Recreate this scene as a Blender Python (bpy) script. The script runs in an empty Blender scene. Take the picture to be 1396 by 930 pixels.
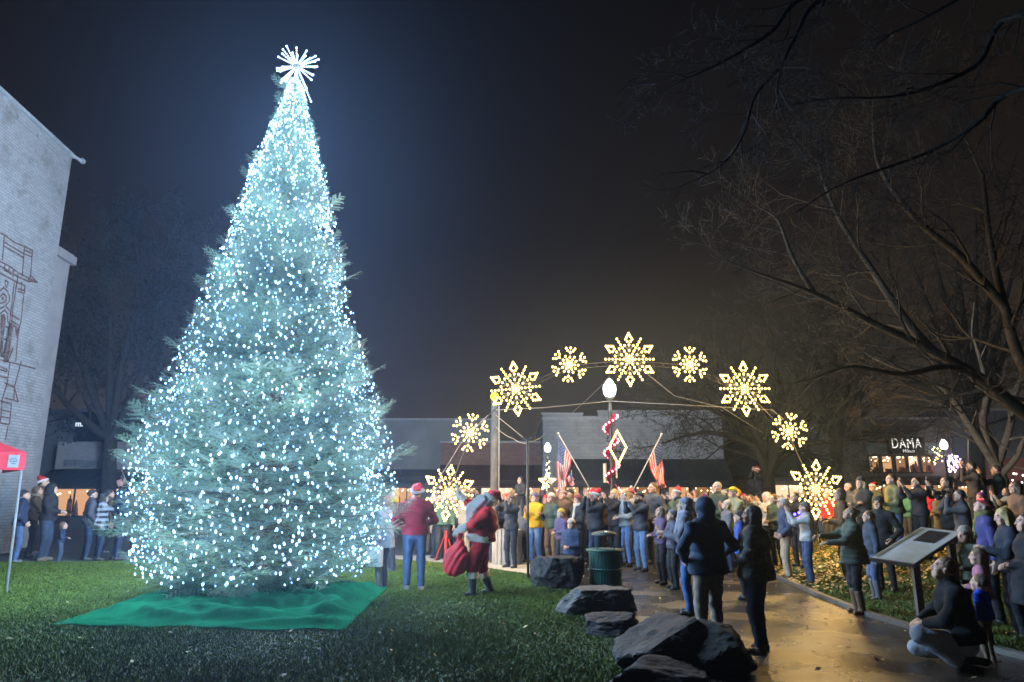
import bpy, math, random, time
import numpy as np
from mathutils import Vector, Matrix
PI = math.pi
R = math.radians
scene = bpy.context.scene
col = scene.collection
_T0 = time.time()
# ------------------------------------------------------------------ camera
CAMZ = 1.75
F = 930.0
PITCH = R(12.3)
CP, SP = math.cos(PITCH), math.sin(PITCH)

def ray(px, py):
    """pixel of the 1396x930 photograph -> direction"""
    a = (px - 698) / F
    b = (465 - py) / F
    return Vector((a, CP - b * SP, SP + b * CP))

def at(px, py, Y):
    d = ray(px, py)
    return Vector((0, 0, CAMZ)) + d * (Y / d.y)

def on_ground(px, py, z=0.0):
    d = ray(px, py)
    return Vector((0, 0, CAMZ)) + d * ((z - CAMZ) / d.z)

cam_d = bpy.data.cameras.new('camera')
cam = bpy.data.objects.new('camera', cam_d)
col.objects.link(cam)
cam.location = (0, 0, CAMZ)
cam.rotation_euler = (PI / 2 + PITCH, 0, 0)
cam_d.sensor_width = 36
cam_d.lens = 36 * F / 1396
cam_d.clip_end = 2000
scene.camera = cam

# ------------------------------------------------------------------ materials
_mats = {}

def lin(c):
    return tuple(c) + (1,) if len(c) == 3 else tuple(c)

def mat(name, color, rough=0.8, metal=0.0, var=0.15, scale=6.0, bump=0.0, bscale=40.0, spec=0.4, color2=None, sheen=0.0, coords='Object', cthr=(0.35, 0.65)):
    if 'bark' in name or 'twig' in name or 'dusk' in name: spec = .05
    key = (name, tuple(color), rough, metal, var, scale, bump, bscale, color2)
    if key in _mats:
        return _mats[key]
    m = bpy.data.materials.new(name)
    m.use_nodes = True
    nt = m.node_tree
    b = nt.nodes['Principled BSDF']
    b.inputs['Roughness'].default_value = rough
    b.inputs['Metallic'].default_value = metal
    b.inputs['Specular IOR Level'].default_value = spec
    if sheen:
        b.inputs['Sheen Weight'].default_value = sheen
    tc = nt.nodes.new('ShaderNodeTexCoord')
    nz = nt.nodes.new('ShaderNodeTexNoise')
    nz.inputs['Scale'].default_value = scale
    nz.inputs['Detail'].default_value = 6
    nz.inputs['Roughness'].default_value = 0.6
    nt.links.new(tc.outputs[coords], nz.inputs['Vector'])
    cr = nt.nodes.new('ShaderNodeValToRGB')
    c = Vector(color[:3])
    c2 = color2 if color2 else tuple(c * (1 + var))
    c1 = color if color2 else tuple(c * (1 - var))
    cr.color_ramp.elements[0].position = cthr[0]
    cr.color_ramp.elements[1].position = cthr[1]
    cr.color_ramp.elements[0].color = lin(c1)
    cr.color_ramp.elements[1].color = lin(c2)
    nt.links.new(nz.outputs['Fac'], cr.inputs['Fac'])
    nt.links.new(cr.outputs['Color'], b.inputs['Base Color'])
    if bump > 0:
        n2 = nt.nodes.new('ShaderNodeTexNoise')
        n2.inputs['Scale'].default_value = bscale
        n2.inputs['Detail'].default_value = 5
        nt.links.new(tc.outputs[coords], n2.inputs['Vector'])
        bp = nt.nodes.new('ShaderNodeBump')
        bp.inputs['Strength'].default_value = bump
        bp.inputs['Distance'].default_value = 0.02
        nt.links.new(n2.outputs['Fac'], bp.inputs['Height'])
        nt.links.new(bp.outputs['Normal'], b.inputs['Normal'])
    _mats[key] = m
    return m

def emat(name, color, strength, sample=True):
    key = (name, tuple(color), strength)
    if key in _mats:
        return _mats[key]
    m = bpy.data.materials.new(name)
    m.use_nodes = True
    nt = m.node_tree
    nt.nodes.clear()
    o = nt.nodes.new('ShaderNodeOutputMaterial')
    e = nt.nodes.new('ShaderNodeEmission')
    e.inputs['Color'].default_value = lin(color)
    e.inputs['Strength'].default_value = strength
    nt.links.new(e.outputs[0], o.inputs['Surface'])
    m.cycles.emission_sampling = 'FRONT' if sample else 'NONE'
    _mats[key] = m
    return m

# ------------------------------------------------------------------ mesh builder
class MB:
    def __init__(self):
        self.v = []; self.f = []; self.m = []; self.sm = []
        self.mi = 0; self.smooth = False

    def add(self, vs, fs, M=None):
        n = len(self.v)
        if M is not None:
            vs = [M @ Vector(p) for p in vs]
        self.v.extend([tuple(p) for p in vs])
        for f in fs:
            self.f.append(tuple(i + n for i in f)); self.m.append(self.mi); self.sm.append(self.smooth)
        return self

    def box(self, c, s, rz=0, M=None):
        x, y, z = s[0] / 2, s[1] / 2, s[2] / 2
        vs = [(-x, -y, -z), (x, -y, -z), (x, y, -z), (-x, y, -z), (-x, -y, z), (x, -y, z), (x, y, z), (-x, y, z)]
        T = Matrix.Translation(c) @ Matrix.Rotation(rz, 4, 'Z')
        if M is not None: T = M @ T
        return self.add(vs, [(0, 3, 2, 1), (4, 5, 6, 7), (0, 1, 5, 4), (1, 2, 6, 5), (2, 3, 7, 6), (3, 0, 4, 7)], T)

    def box2(self, lo, hi):
        return self.box([(a + b) / 2 for a, b in zip(lo, hi)], [abs(b - a) for a, b in zip(lo, hi)])

    def tube(self, pts, rads, n=6, cap=True, M=None):
        pts = [Vector(p) for p in pts]
        if not hasattr(rads, '__len__'): rads = [rads] * len(pts)
        vs = []; fs = []
        prev = None
        for i, p in enumerate(pts):
            if i == 0: t = pts[1] - p
            elif i == len(pts) - 1: t = p - pts[i - 1]
            else: t = pts[i + 1] - pts[i - 1]
            if t.length < 1e-9: t = Vector((0, 0, 1))
            t.normalize()
            if prev is None:
                a = Vector((0, 0, 1)) if abs(t.z) < 0.9 else Vector((1, 0, 0))
                u = t.cross(a).normalized()
            else:
                u = prev - t * prev.dot(t)
                if u.length < 1e-6: u = t.orthogonal()
                u.normalize()
            prev = u
            w = t.cross(u)
            for k in range(n):
                an = 2 * PI * k / n
                vs.append(p + (u * math.cos(an) + w * math.sin(an)) * rads[i])
        for i in range(len(pts) - 1):
            for k in range(n):
                k2 = (k + 1) % n
                fs.append((i * n + k, i * n + k2, (i + 1) * n + k2, (i + 1) * n + k))
        if cap:
            fs.append(tuple(range(n - 1, -1, -1)))
            fs.append(tuple(range((len(pts) - 1) * n, len(pts) * n)))
        return self.add(vs, fs, M)

    def lathe(self, prof, n=16, M=None, c=(0, 0, 0)):
        vs = []; fs = []
        for (r, z) in prof:
            for k in range(n):
                a = 2 * PI * k / n
                vs.append((c[0] + r * math.cos(a), c[1] + r * math.sin(a), c[2] + z))
        for i in range(len(prof) - 1):
            for k in range(n):
                k2 = (k + 1) % n
                fs.append((i * n + k, i * n + k2, (i + 1) * n + k2, (i + 1) * n + k))
        fs.append(tuple(range(n - 1, -1, -1)))
        fs.append(tuple(range((len(prof) - 1) * n, len(prof) * n)))
        return self.add(vs, fs, M)

    def ball(self, c, r, n=8, m=6, s=(1, 1, 1), M=None):
        prof = []
        vs = []; fs = []
        c = Vector(c)
        vs.append(c + Vector((0, 0, -r * s[2])))
        for i in range(1, m):
            t = PI * i / m
            for k in range(n):
                a = 2 * PI * k / n
                vs.append(c + Vector((r * s[0] * math.sin(t) * math.cos(a), r * s[1] * math.sin(t) * math.sin(a), -r * s[2] * math.cos(t))))
        vs.append(c + Vector((0, 0, r * s[2])))
        for k in range(n):
            fs.append((0, 1 + (k + 1) % n, 1 + k))
        for i in range(m - 2):
            for k in range(n):
                k2 = (k + 1) % n
                fs.append((1 + i * n + k, 1 + i * n + k2, 1 + (i + 1) * n + k2, 1 + (i + 1) * n + k))
        L = len(vs) - 1
        for k in range(n):
            fs.append((1 + (m - 2) * n + k, 1 + (m - 2) * n + (k + 1) % n, L))
        return self.add(vs, fs, M)

    def mesh(self, name, mats):
        me = bpy.data.meshes.new(name)
        me.from_pydata(self.v, [], self.f)
        if not isinstance(mats, (list, tuple)): mats = [mats]
        for m in mats: me.materials.append(m)
        me.polygons.foreach_set('material_index', self.m)
        me.polygons.foreach_set('use_smooth', self.sm)
        me.update()
        return me

    def build(self, name, mats, parent=None, loc=None, rz=None):
        o = bpy.data.objects.new(name, self.mesh(name, mats))
        col.objects.link(o)
        if parent is not None: o.parent = parent
        if loc is not None: o.location = loc
        if rz is not None: o.rotation_euler = (0, 0, rz)
        return o

def np_mesh(name, V, Fq, mats, midx=None, smooth=False, parent=None, loc=None):
    """V (n,3) float, Fq (m,k) int constant k"""
    me = bpy.data.meshes.new(name)
    V = np.ascontiguousarray(V, np.float32); Fq = np.ascontiguousarray(Fq, np.int32)
    k = Fq.shape[1]
    me.vertices.add(len(V)); me.vertices.foreach_set('co', V.ravel())
    me.loops.add(Fq.size); me.loops.foreach_set('vertex_index', Fq.ravel())
    me.polygons.add(len(Fq))
    me.polygons.foreach_set('loop_start', np.arange(0, Fq.size, k, dtype=np.int32))
    me.polygons.foreach_set('loop_total', np.full(len(Fq), k, np.int32))
    if midx is not None: me.polygons.foreach_set('material_index', np.ascontiguousarray(midx, np.int32))
    me.polygons.foreach_set('use_smooth', np.full(len(Fq), smooth, bool))
    if not isinstance(mats, (list, tuple)): mats = [mats]
    for m in mats: me.materials.append(m)
    me.update(calc_edges=True)
    o = bpy.data.objects.new(name, me)
    col.objects.link(o)
    if parent is not None: o.parent = parent
    if loc is not None: o.location = loc
    return o

def tag(o, label, cat, group=None, kind=None):
    if label: o['label'] = label
    if cat: o['category'] = cat
    if group: o['group'] = group
    if kind: o['kind'] = kind
    return o

def empty(name, loc=(0, 0, 0), rz=0, label=None, cat=None, group=None):
    o = bpy.data.objects.new(name, None)
    o.empty_display_size = 0.1
    col.objects.link(o)
    o.location = loc; o.rotation_euler = (0, 0, rz)
    tag(o, label, cat, group)
    return o

def struct(o):
    o['kind'] = 'structure'
    return o

def copy_tree(o, parent=None):
    c = o.copy(); col.objects.link(c)
    c.parent = parent
    for ch in o.children:
        copy_tree(ch, c)
    return c

def lerp(a, b, t): return a + (b - a) * t

def interp(tbl, x):
    if x <= tbl[0][0]: return tbl[0][1]
    for (a, b), (c, d) in zip(tbl, tbl[1:]):
        if x <= c: return b + (d - b) * (x - a) / (c - a)
    return tbl[-1][1]
# ------------------------------------------------------------------ the lit fir
from mathutils import noise as fnoise
rng = np.random.default_rng(7)
random.seed(5)
TREE = Vector((-4.32, 12.2, 0))
PROF = [(0.25, 1.45), (0.5, 1.8), (0.9, 2.02), (1.35, 2.1), (2.0, 2.13), (2.6, 2.04), (3.53, 1.72), (4.9, 1.30), (6.3, .97), (7.83, .62), (9.08, .26), (9.7, .11), (9.8, .05)]

def frond(seed, twigs=5, droop=0.12):
    """fir spray along +X, unit length, needles as slim triangles"""
    rg = np.random.default_rng(seed)
    V = []; Fc = []
    def needle(p, d, L, w):
        n = len(V)
        d = d / np.linalg.norm(d)
        s = np.cross(d, np.array([0.2 * rg.normal(), 0.2 * rg.normal(), 1.0])); s /= np.linalg.norm(s)
        V.extend([p - s * w, p + s * w, p + d * L]); Fc.append((n, n + 1, n + 2))
    def stem(p0, d, L, n):
        d = d / np.linalg.norm(d)
        for i in range(n):
            t = (i + .5) / n
            p = p0 + d * L * t + np.array([0, 0, -droop * (t ** 2) * L])
            side = np.cross(d, [0, 0, 1.0])
            for s in (-1, 1):
                nd = d * 0.75 + side * s * (0.9 + .2 * rg.random()) + np.array([0, 0, 0.35 * rg.normal() + .12])
                needle(p, nd, .070 * (1 - .3 * t) * (0.85 + .3 * rg.random()), .0155)
        # woody line
        k = len(V)
        a = p0; b = p0 + d * L
        V.extend([a + [0, .006, 0], a - [0, .006, 0], b]); Fc.append((k, k + 1, k + 2))
    X = np.array([1.0, 0, 0])
    stem(np.zeros(3), X, 1.0, 22)
    for i in range(twigs):
        t = .12 + .72 * i / (twigs - 1)
        for s in (-1, 1):
            an = s * (0.85 + .15 * rg.normal() * .5)
            d = np.array([math.cos(an), math.sin(an), .1 * rg.normal()])
            L = (.50 * (1 - t) + .14) * (.75 + .5 * rg.random())
            stem(X * t, d, L, max(4, int(L * 24)))
    return np.array(V), np.array(Fc)

FR = [frond(s) for s in range(5)]
fr_list = [[] for _ in FR]       # (origin, x axis, z axis, scale)
branch = MB(); branch.smooth = True
tips = []
def rvec0(s): return Vector((random.gauss(0, s), random.gauss(0, s), random.gauss(0, s)))
z = 0.28
while z < 9.6:
    r = interp(PROF, z)
    nb = max(5, int(2 * PI * r / .30))
    up = interp([(0, -.10), (1.5, .02), (3, .18), (6, .45), (8, .8), (9.5, 1.5)], z)
    a0 = random.random() * 6.28
    for k in range(nb):
        a = a0 + 2 * PI * (k + random.uniform(-.35, .35)) / nb
        d = Vector((math.cos(a), math.sin(a), 0))
        rr = r * random.uniform(.78, 1.0)
        nz_ = fnoise.noise(Vector((math.cos(a) * 2.6, math.sin(a) * 2.6, z * 1.9)))
        rr *= 1 + .22 * nz_
        if nz_ < -.12 and random.random() < .65: continue
        if random.random() < .13: rr = r * random.uniform(1.04, 1.18) + .06
        zz = z + random.uniform(-.08, .08)
        p0 = Vector((0, 0, max(.15, zz - up * rr * .55)))
        p1 = d * rr * .55 + Vector((0, 0, zz - up * rr * .2 + .02))
        p2 = d * rr + Vector((0, 0, zz + (.06 if random.random() < .5 else -.02)))
        if k % 2 == 0: branch.tube([p0, p1, p2], [.016, .011, .004], 4, False)
        outd = (p2 - p1).normalized()
        sd = Vector((-d.y, d.x, 0))
        FL = interp([(0, .52), (4, .46), (7, .34), (9.5, .2)], z)
        nst = 3
        for j in range(nst):
            t = 1 - j * .25
            base = p1.lerp(p2, max(0, (t - .55) / .45)) - outd * FL * (.75 if j == 0 else .15)
            sides = (0,) if j == 0 else (-1, 1)
            for s in sides:
                dd = (outd + sd * s * random.uniform(.6, 1.0) + Vector((0, 0, random.uniform(-.05, .42) + (.35 if z > 2 else .1)))).normalized()
                fr_list[random.randrange(5)].append((base, dd, FL * random.uniform(.75, 1.15)))
        tips.append((p2, outd))
        # stray leader shoots that break the outline
        if random.random() < (.16 if z > 2 else .07):
            sd_ = (d * 1.0 + Vector((0, 0, random.uniform(.5, 1.3))) + sd * random.uniform(-.3, .3)).normalized()
            Ls = random.uniform(.32, .5) * (1 if z < 7 else .75)
            b0_ = p2 - sd_ * Ls * .25
            for q_ in range(2): fr_list[random.randrange(5)].append((b0_ + rvec0(.02), (sd_ + Vector((random.uniform(-.15, .15), random.uniform(-.15, .15), 0))).normalized(), Ls))
    z += interp([(0, .15), (6, .15), (9, .11)], z)
# fill the top and the shaggy underside
for k in range(60):
    zz = random.uniform(8.9, 9.75); a = random.random() * 6.28
    d = Vector((math.cos(a), math.sin(a), random.uniform(.6, 1.8))).normalized()
    fr_list[k % 5].append((Vector((0, 0, zz - .12)), d, .22))
for k in range(260):
    a = random.random() * 6.28; rr = random.uniform(.5, 1.5)
    d = Vector((math.cos(a), math.sin(a), random.uniform(-.45, .05))).normalized()
    fr_list[k % 5].append((Vector((math.cos(a) * rr, math.sin(a) * rr, random.uniform(.25, .55))), d, .4))
AV = []; AF = []; AM = []; off = 0
for (V, Fc), lst in zip(FR, fr_list):
    n = len(lst)
    O = np.array([tuple(b) for b, d, s in lst]); D = np.array([tuple(d) for b, d, s in lst]); S = np.array([s for b, d, s in lst])
    Zr = np.array([0, 0, 1.0]) + .22 * rng.normal(size=(n, 3))
    Y = np.cross(Zr, D); Y /= np.linalg.norm(Y, axis=1)[:, None]
    Z = np.cross(D, Y)
    W = O[:, None, :] + S[:, None, None] * (V[None, :, 0:1] * D[:, None, :] + V[None, :, 1:2] * Y[:, None, :] + V[None, :, 2:3] * Z[:, None, :])
    AV.append(W.reshape(-1, 3))
    AF.append((Fc[None] + (np.arange(n) * len(V))[:, None, None] + off).reshape(-1, 3))
    AM.append(np.repeat(rng.integers(0, 3, n), len(Fc)))
    off += n * len(V)
AV = np.concatenate(AV); AF = np.concatenate(AF); AM = np.concatenate(AM)
AV[:, 2] = np.maximum(AV[:, 2], .06 + .04 * np.abs(np.sin(AV[:, 0] * 9)))
fir = empty('fir_tree', TREE, 0, 'tall full fir covered in cool white lights on a green ground cloth', 'tree')
needle_m = [mat('needles', (.115, .16, .10), .5, var=.2, scale=2.5), mat('needles', (.15, .20, .115), .5, var=.2, scale=2.5), mat('needles', (.07, .115, .08), .55, var=.2, scale=2.5)]
np_mesh('needle_crown', AV, AF, needle_m, AM, parent=fir)
branch.build('branches', mat('fir_bark', (.09, .06, .04), .9), fir)
tr = MB(); tr.smooth = True
tr.tube([(0, 0, 0), (0, 0, 3), (0, 0, 7), (0, 0, 9.7)], [.13, .1, .06, .02], 10)
tr.build('trunk', mat('fir_bark', (.09, .06, .04), .9, bump=.6), fir)
print('fir tris', len(AF))

# string of lights
BLUE = (.30, .52, 1.0)
strings = empty('string_lights', TREE, 0, 'strings of cool white bulbs running up and down the whole fir tree', 'string lights')
bulb_ems = [emat('cool_bulb_glow', BLUE, q, False) for q in (16.0, 40.0, 90.0)]
sock_m = mat('bulb_socket', (.02, .05, .03), .5)
b = MB(); b.smooth = True
# pointed C9 style bulb, tip down
b.lathe([(.006, .0), (.013, -.010), (.0165, -.022), (.013, -.038), (.005, -.052)], 6)
bulb_mes = [b.mesh('bulb', q) for q in bulb_ems]
bv = np.array(b.v); bf = b.f
bq = np.array([f for f in bf if len(f) == 4])
caps = [f for f in bf if len(f) != 4]
def hull_r(z):
    return interp(PROF, z)
pts = []
# vertical runs from the top down, zigzagging outward (as the strings hang)
runs = 112
wires = MB()
for k in range(runs):
    a = 2 * PI * k / runs + random.uniform(-.03, .03)
    zmin = random.uniform(.20, .60)
    z = 9.55 - random.uniform(0, .3)
    full = (k % 2 == 0)
    mid = (k % 4 == 1)
    if not full: z = random.uniform(7.0, 8.6) if mid else random.uniform(3.5, 5.4)
    prevp = None; line = []
    while z > zmin:
        r = hull_r(z) * random.uniform(.80, 1.06) + .03
        aa = a + .16 * math.sin(z * 1.3 + k * 2) + random.uniform(-.5, .5) * .32 / max(r, .35)
        p = Vector((math.cos(aa) * r, math.sin(aa) * r, z))
        line.append(p); pts.append(p)
        z -= random.uniform(.10, .21)
    wires.tube(line, .0035, 3, False)
for k in range(620):     # a dense wrap near the top
    z = 9.75 - 3.0 * random.random() ** 1.4; a = random.random() * 6.28
    r = hull_r(z) * random.uniform(.6, 1.1) + .02
    pts.append(Vector((math.cos(a) * r, math.sin(a) * r, z)))
wires.build('wire', mat('green_wire', (.02, .06, .03), .5), strings)
vis = sorted(range(len(pts)), key=lambda i: (pts[i] + TREE - Vector((0, 0, CAMZ))).length + (0 if pts[i].y < 0 else 50))
near = set(vis[:100])
for i in near:
    o = bpy.data.objects.new('bulb', bulb_mes[i % 3]); col.objects.link(o); o.parent = strings
    o.location = pts[i]; o.rotation_euler = (random.uniform(-.5, .5), random.uniform(-.5, .5), 0)
rest = [i for i in range(len(pts)) if i not in near]
mb = MB(); mb.smooth = True
for i in rest:
    M = Matrix.Translation(pts[i]) @ Matrix.Rotation(random.uniform(-.6, .6), 4, 'X') @ Matrix.Rotation(random.uniform(-.6, .6), 4, 'Y') @ Matrix.Scale(random.choice((.5, .6, .7, .8, 1.05)), 4)
    mb.mi = random.choice((0, 0, 1, 1, 2))
    mb.add(b.v, b.f, M)
o = mb.build('bulbs', bulb_ems, strings); o['kind'] = 'stuff'
print('bulbs', len(pts))
# the light the bulbs give: small lamps sitting at some of the bulbs
NL = 520
lampd = bpy.data.lights.new('bulb_lamp', 'POINT'); lampd.energy = 84.0; lampd.color = (.45, .68, 1.0); lampd.shadow_soft_size = .004
for i in random.sample(range(len(pts)), NL) + random.sample([j for j in range(len(pts)) if pts[j].z > 7.3], 70):
    p = pts[i]; q = Vector((p.x, p.y, 0)); 
    o = bpy.data.objects.new('bulb_lamp', lampd); col.objects.link(o); o.parent = strings
    o.location = p + q.normalized() * (random.uniform(-.30, -.02) if random.random() < .62 else random.uniform(.02, .12)) + Vector((0, 0, .02))

# star burst topper of lit rods
top = empty('tree_topper', TREE + Vector((0, 0, 10.05)), 0, 'bright white starburst of lit rods on the tip of the tall fir', 'tree topper')
tb = MB(); tb.smooth = True
rods = MB()
st_me = None
random.seed(11)
rod_m = mat('white_rod', (.7, .7, .75), .4)
top_em = emat('topper_glow', (.5, .7, 1.0), 90.0)
bb = MB(); bb.smooth = True; bb.ball((0, 0, 0), .012, 6, 4)
tb_me = bb.mesh('bulb', top_em)
dirs = []
for k in range(30):
    a = 2 * PI * k / 30 + random.uniform(-.08, .08)
    e = random.uniform(-.5, .5)
    dirs.append(Vector((math.cos(a) * math.cos(e), math.sin(e), math.sin(a) * math.cos(e))))
for k, d in enumerate(dirs):
    L = random.uniform(.34, .46)
    if abs(d.x) < .45 and d.z < -.5: L = .62
    if d.x > .2 and d.z < -.75: L = .72
    rb = MB(); rb.smooth = True
    rb.tube([d * .03, d * L], .005, 4)
    ro = rb.build('rod', rod_m, top)
    gl = MB(); gl.smooth = True
    n = int(L / .045)
    for j in range(2, n + 1):
        gl.ball(d * (.0 + j * L / n), .0135 if j < n else .019, 6, 4)
    g = gl.build('bulbs', top_em, ro)
    g['kind'] = 'stuff'
hub = MB(); hub.smooth = True; hub.ball((0, 0, 0), .05, 10, 8); hub.tube([(0, 0, 0), (0, 0, -.5)], .012, 6)
hub.build('hub', rod_m, top)
# ------------------------------------------------------------------ world, haze, ground
world = bpy.data.worlds.new('World'); scene.world = world
world.use_nodes = True
nt = world.node_tree; nt.nodes.clear()
wo = nt.nodes.new('ShaderNodeOutputWorld'); bg = nt.nodes.new('ShaderNodeBackground')
tc = nt.nodes.new('ShaderNodeTexCoord'); sx = nt.nodes.new('ShaderNodeSeparateXYZ')
cr = nt.nodes.new('ShaderNodeValToRGB')
nt.links.new(tc.outputs['Generated'], sx.inputs[0]); nt.links.new(sx.outputs['Z'], cr.inputs['Fac'])
e = cr.color_ramp.elements
e[0].position = 0.0; e[0].color = (.050, .040, .030, 1)
e[1].position = .75; e[1].color = (.0012, .0011, .0012, 1)
n1 = e.new(.12); n1.color = (.036, .029, .023, 1)
n2 = e.new(.35); n2.color = (.0125, .0098, .008, 1)
nt.links.new(cr.outputs[0], bg.inputs['Color']); bg.inputs['Strength'].default_value = 1.0
nt.links.new(bg.outputs[0], wo.inputs['Surface'])

hz = MB(); hz.box2((-60, -12, -1.2), (60, 75, 13.5))
hm = bpy.data.materials.new('haze'); hm.use_nodes = True
nt = hm.node_tree; nt.nodes.clear()
out = nt.nodes.new('ShaderNodeOutputMaterial'); pv = nt.nodes.new('ShaderNodeVolumePrincipled')
pv.inputs['Density'].default_value = .0009
hm.cycles.volume_sampling = 'EQUIANGULAR'
hm.cycles.homogeneous_volume = True
pv.inputs['Color'].default_value = (.48, .67, 1, 1)
pv.inputs['Anisotropy'].default_value = .87
nt.links.new(pv.outputs[0], out.inputs['Volume'])
ho = hz.build('haze', hm); ho['kind'] = 'stuff'; ho['label'] = 'thin night mist hanging over the whole square'

# ground: one big sheet of asphalt/street, lawn and paths laid over it
def sheet(name, poly, m, z, th=0.0):
    mb = MB()
    n = len(poly)
    mb.add([(p[0], p[1], z) for p in poly], [tuple(range(n))])
    return mb.build(name, m)

def ground_mat(name, c1, c2, rough, scale, bump, bscale, rough2=None, wet=0, dist=.01):
    m = bpy.data.materials.new(name); m.use_nodes = True
    nt = m.node_tree; b = nt.nodes['Principled BSDF']
    tc = nt.nodes.new('ShaderNodeTexCoord')
    nz = nt.nodes.new('ShaderNodeTexNoise'); nz.inputs['Scale'].default_value = scale; nz.inputs['Detail'].default_value = 8
    nt.links.new(tc.outputs['Object'], nz.inputs['Vector'])
    cr = nt.nodes.new('ShaderNodeValToRGB')
    cr.color_ramp.elements[0].position = .3; cr.color_ramp.elements[1].position = .7
    cr.color_ramp.elements[0].color = lin(c1); cr.color_ramp.elements[1].color = lin(c2)
    nt.links.new(nz.outputs['Fac'], cr.inputs['Fac']); nt.links.new(cr.outputs[0], b.inputs['Base Color'])
    n2 = nt.nodes.new('ShaderNodeTexNoise'); n2.inputs['Scale'].default_value = bscale; n2.inputs['Detail'].default_value = 4
    nt.links.new(tc.outputs['Object'], n2.inputs['Vector'])
    bp = nt.nodes.new('ShaderNodeBump'); bp.inputs['Strength'].default_value = bump; bp.inputs['Distance'].default_value = dist
    nt.links.new(n2.outputs['Fac'], bp.inputs['Height']); nt.links.new(bp.outputs[0], b.inputs['Normal'])
    b.inputs['Roughness'].default_value = rough
    if rough2 is not None:
        n3 = nt.nodes.new('ShaderNodeTexNoise'); n3.inputs['Scale'].default_value = .9; n3.inputs['Detail'].default_value = 5
        nt.links.new(tc.outputs['Object'], n3.inputs['Vector'])
        mr = nt.nodes.new('ShaderNodeMapRange'); mr.inputs[1].default_value = .38; mr.inputs[2].default_value = .62
        mr.inputs[3].default_value = rough2; mr.inputs[4].default_value = rough
        nt.links.new(n3.outputs['Fac'], mr.inputs[0]); nt.links.new(mr.outputs[0], b.inputs['Roughness'])
    return m

asphalt = ground_mat('asphalt', (.035, .035, .036), (.06, .06, .06), .75, 3, .4, 150)
wet = ground_mat('wet_path', (.010, .009, .007), (.034, .029, .021), .40, 5, .6, 60, rough2=.12)
conc = ground_mat('concrete', (.22, .2, .17), (.34, .31, .27), .8, 4, .3, 90)
soil = ground_mat('lawn_soil', (.018, .032, .009), (.03, .05, .014), 1.0, 5, .8, 40)
struct(sheet('ground', [(-400, -100), (400, -100), (400, 900), (-400, 900)], asphalt, 0))
# lawn with a curved right edge following the boulders
lawn_px = [(-700, 1400), (-500, 772), (60, 768), (300, 764), (520, 762), (640, 772), (716, 784), (770, 795), (800, 830), (850, 880), (870, 930), (880, 1100), (890, 1400)]
lawn = [on_ground(*p) for p in lawn_px]
lawn[0].y = 1.5
LAWN = [(p.x, p.y) for p in lawn]
struct(sheet('lawn', LAWN, soil, .02))
# pale concrete walk behind the lawn
walk_px = [(470, 762), (520, 758), (660, 757), (730, 764), (800, 768), (760, 792), (716, 783.5), (640, 771.5), (520, 761.5)]
struct(sheet('pavement', [tuple(on_ground(*p)[:2]) for p in walk_px], conc, .008))
# the wet path running through the crowd towards the lower right
path_px = [(730, 764), (800, 757), (1000, 757), (1065, 790), (1120, 815), (1190, 842), (1290, 872), (1420, 905), (1500, 1100), (890, 1400), (880, 1100), (870, 930), (850, 880), (800, 830), (768, 795)]
struct(sheet('path', [tuple(on_ground(*p)[:2]) for p in path_px], wet, .004))
slab_px = [(905, 905), (1010, 874), (1130, 866), (1262, 868), (1300, 876), (1420, 908), (1500, 1100), (900, 1400), (885, 1100), (880, 940)]
slab = ground_mat('wet_concrete', (.014, .012, .009), (.052, .043, .030), .38, 4, .5, 80, rough2=.14)
struct(sheet('concrete_walk', [tuple(on_ground(*p)[:2]) for p in slab_px], slab, .010))
# right hand lawn with a low concrete edge
kerb_px = [(1000, 757), (1065, 790), (1120, 815), (1190, 842), (1290, 872), (1420, 905)]
rl = [tuple(on_ground(*p)[:2]) for p in kerb_px]
RL = rl + [(14, 5.0), (18, 8), (20, 22), (5.5, 22)]
def in_poly(P, poly):
    x, y = P[:, 0], P[:, 1]
    ins = np.zeros(len(P), bool); n = len(poly); j = n - 1
    for i in range(n):
        xi, yi = poly[i]; xj, yj = poly[j]
        c = ((yi > y) != (yj > y)) & (x < (xj - xi) * (y - yi) / (yj - yi + 1e-12) + xi)
        ins ^= c; j = i
    return ins

_ky = [p[1] for p in rl][::-1]; _kx = [p[0] for p in rl][::-1]
def gh(x, y):
    '''height of the low mound on the right'''
    kx = np.interp(y, _ky, _kx)
    a = np.clip((y - 10.5) / 6.5, 0, 1); b = np.clip((x - kx - .2) / 2.5, 0, 1)
    return .02 + .42 * a * a * (3 - 2 * a) * b * b * (3 - 2 * b)

vs = []; fs = []; NXX = 70; NYY = 60
for j in range(NYY + 1):
    y = rl[-1][1] + (22 - rl[-1][1]) * j / NYY
    kx = float(np.interp(y, _ky, _kx)) + .045
    for i in range(NXX + 1):
        x = kx + (22 - kx) * (i / NXX) ** 1.3
        vs.append((x, y, float(gh(x, y)) * (1 if i else 1)))
for j in range(NYY):
    for i in range(NXX):
        a = j * (NXX + 1) + i; fs.append((a, a + 1, a + NXX + 2, a + NXX + 1))
for j in range(NYY + 1):
    vs.append((22, vs[j * (NXX + 1)][1], -.05))
vm = MB(); vm.smooth = True; vm.add(vs, fs)
struct(vm.build('grass_verge', soil))
kb = MB()
for a, b_ in zip(rl, rl[1:]):
    A = Vector((a[0], a[1], 0)); B = Vector((b_[0], b_[1], 0)); d = (B - A)
    kb.box((A + B) / 2 + Vector((0, 0, .03)), (d.length, .10, .07), math.atan2(d.y, d.x))
struct(kb.build('kerb', mat('kerb_concrete', (.06, .055, .045), .8, bump=.3)))

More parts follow.
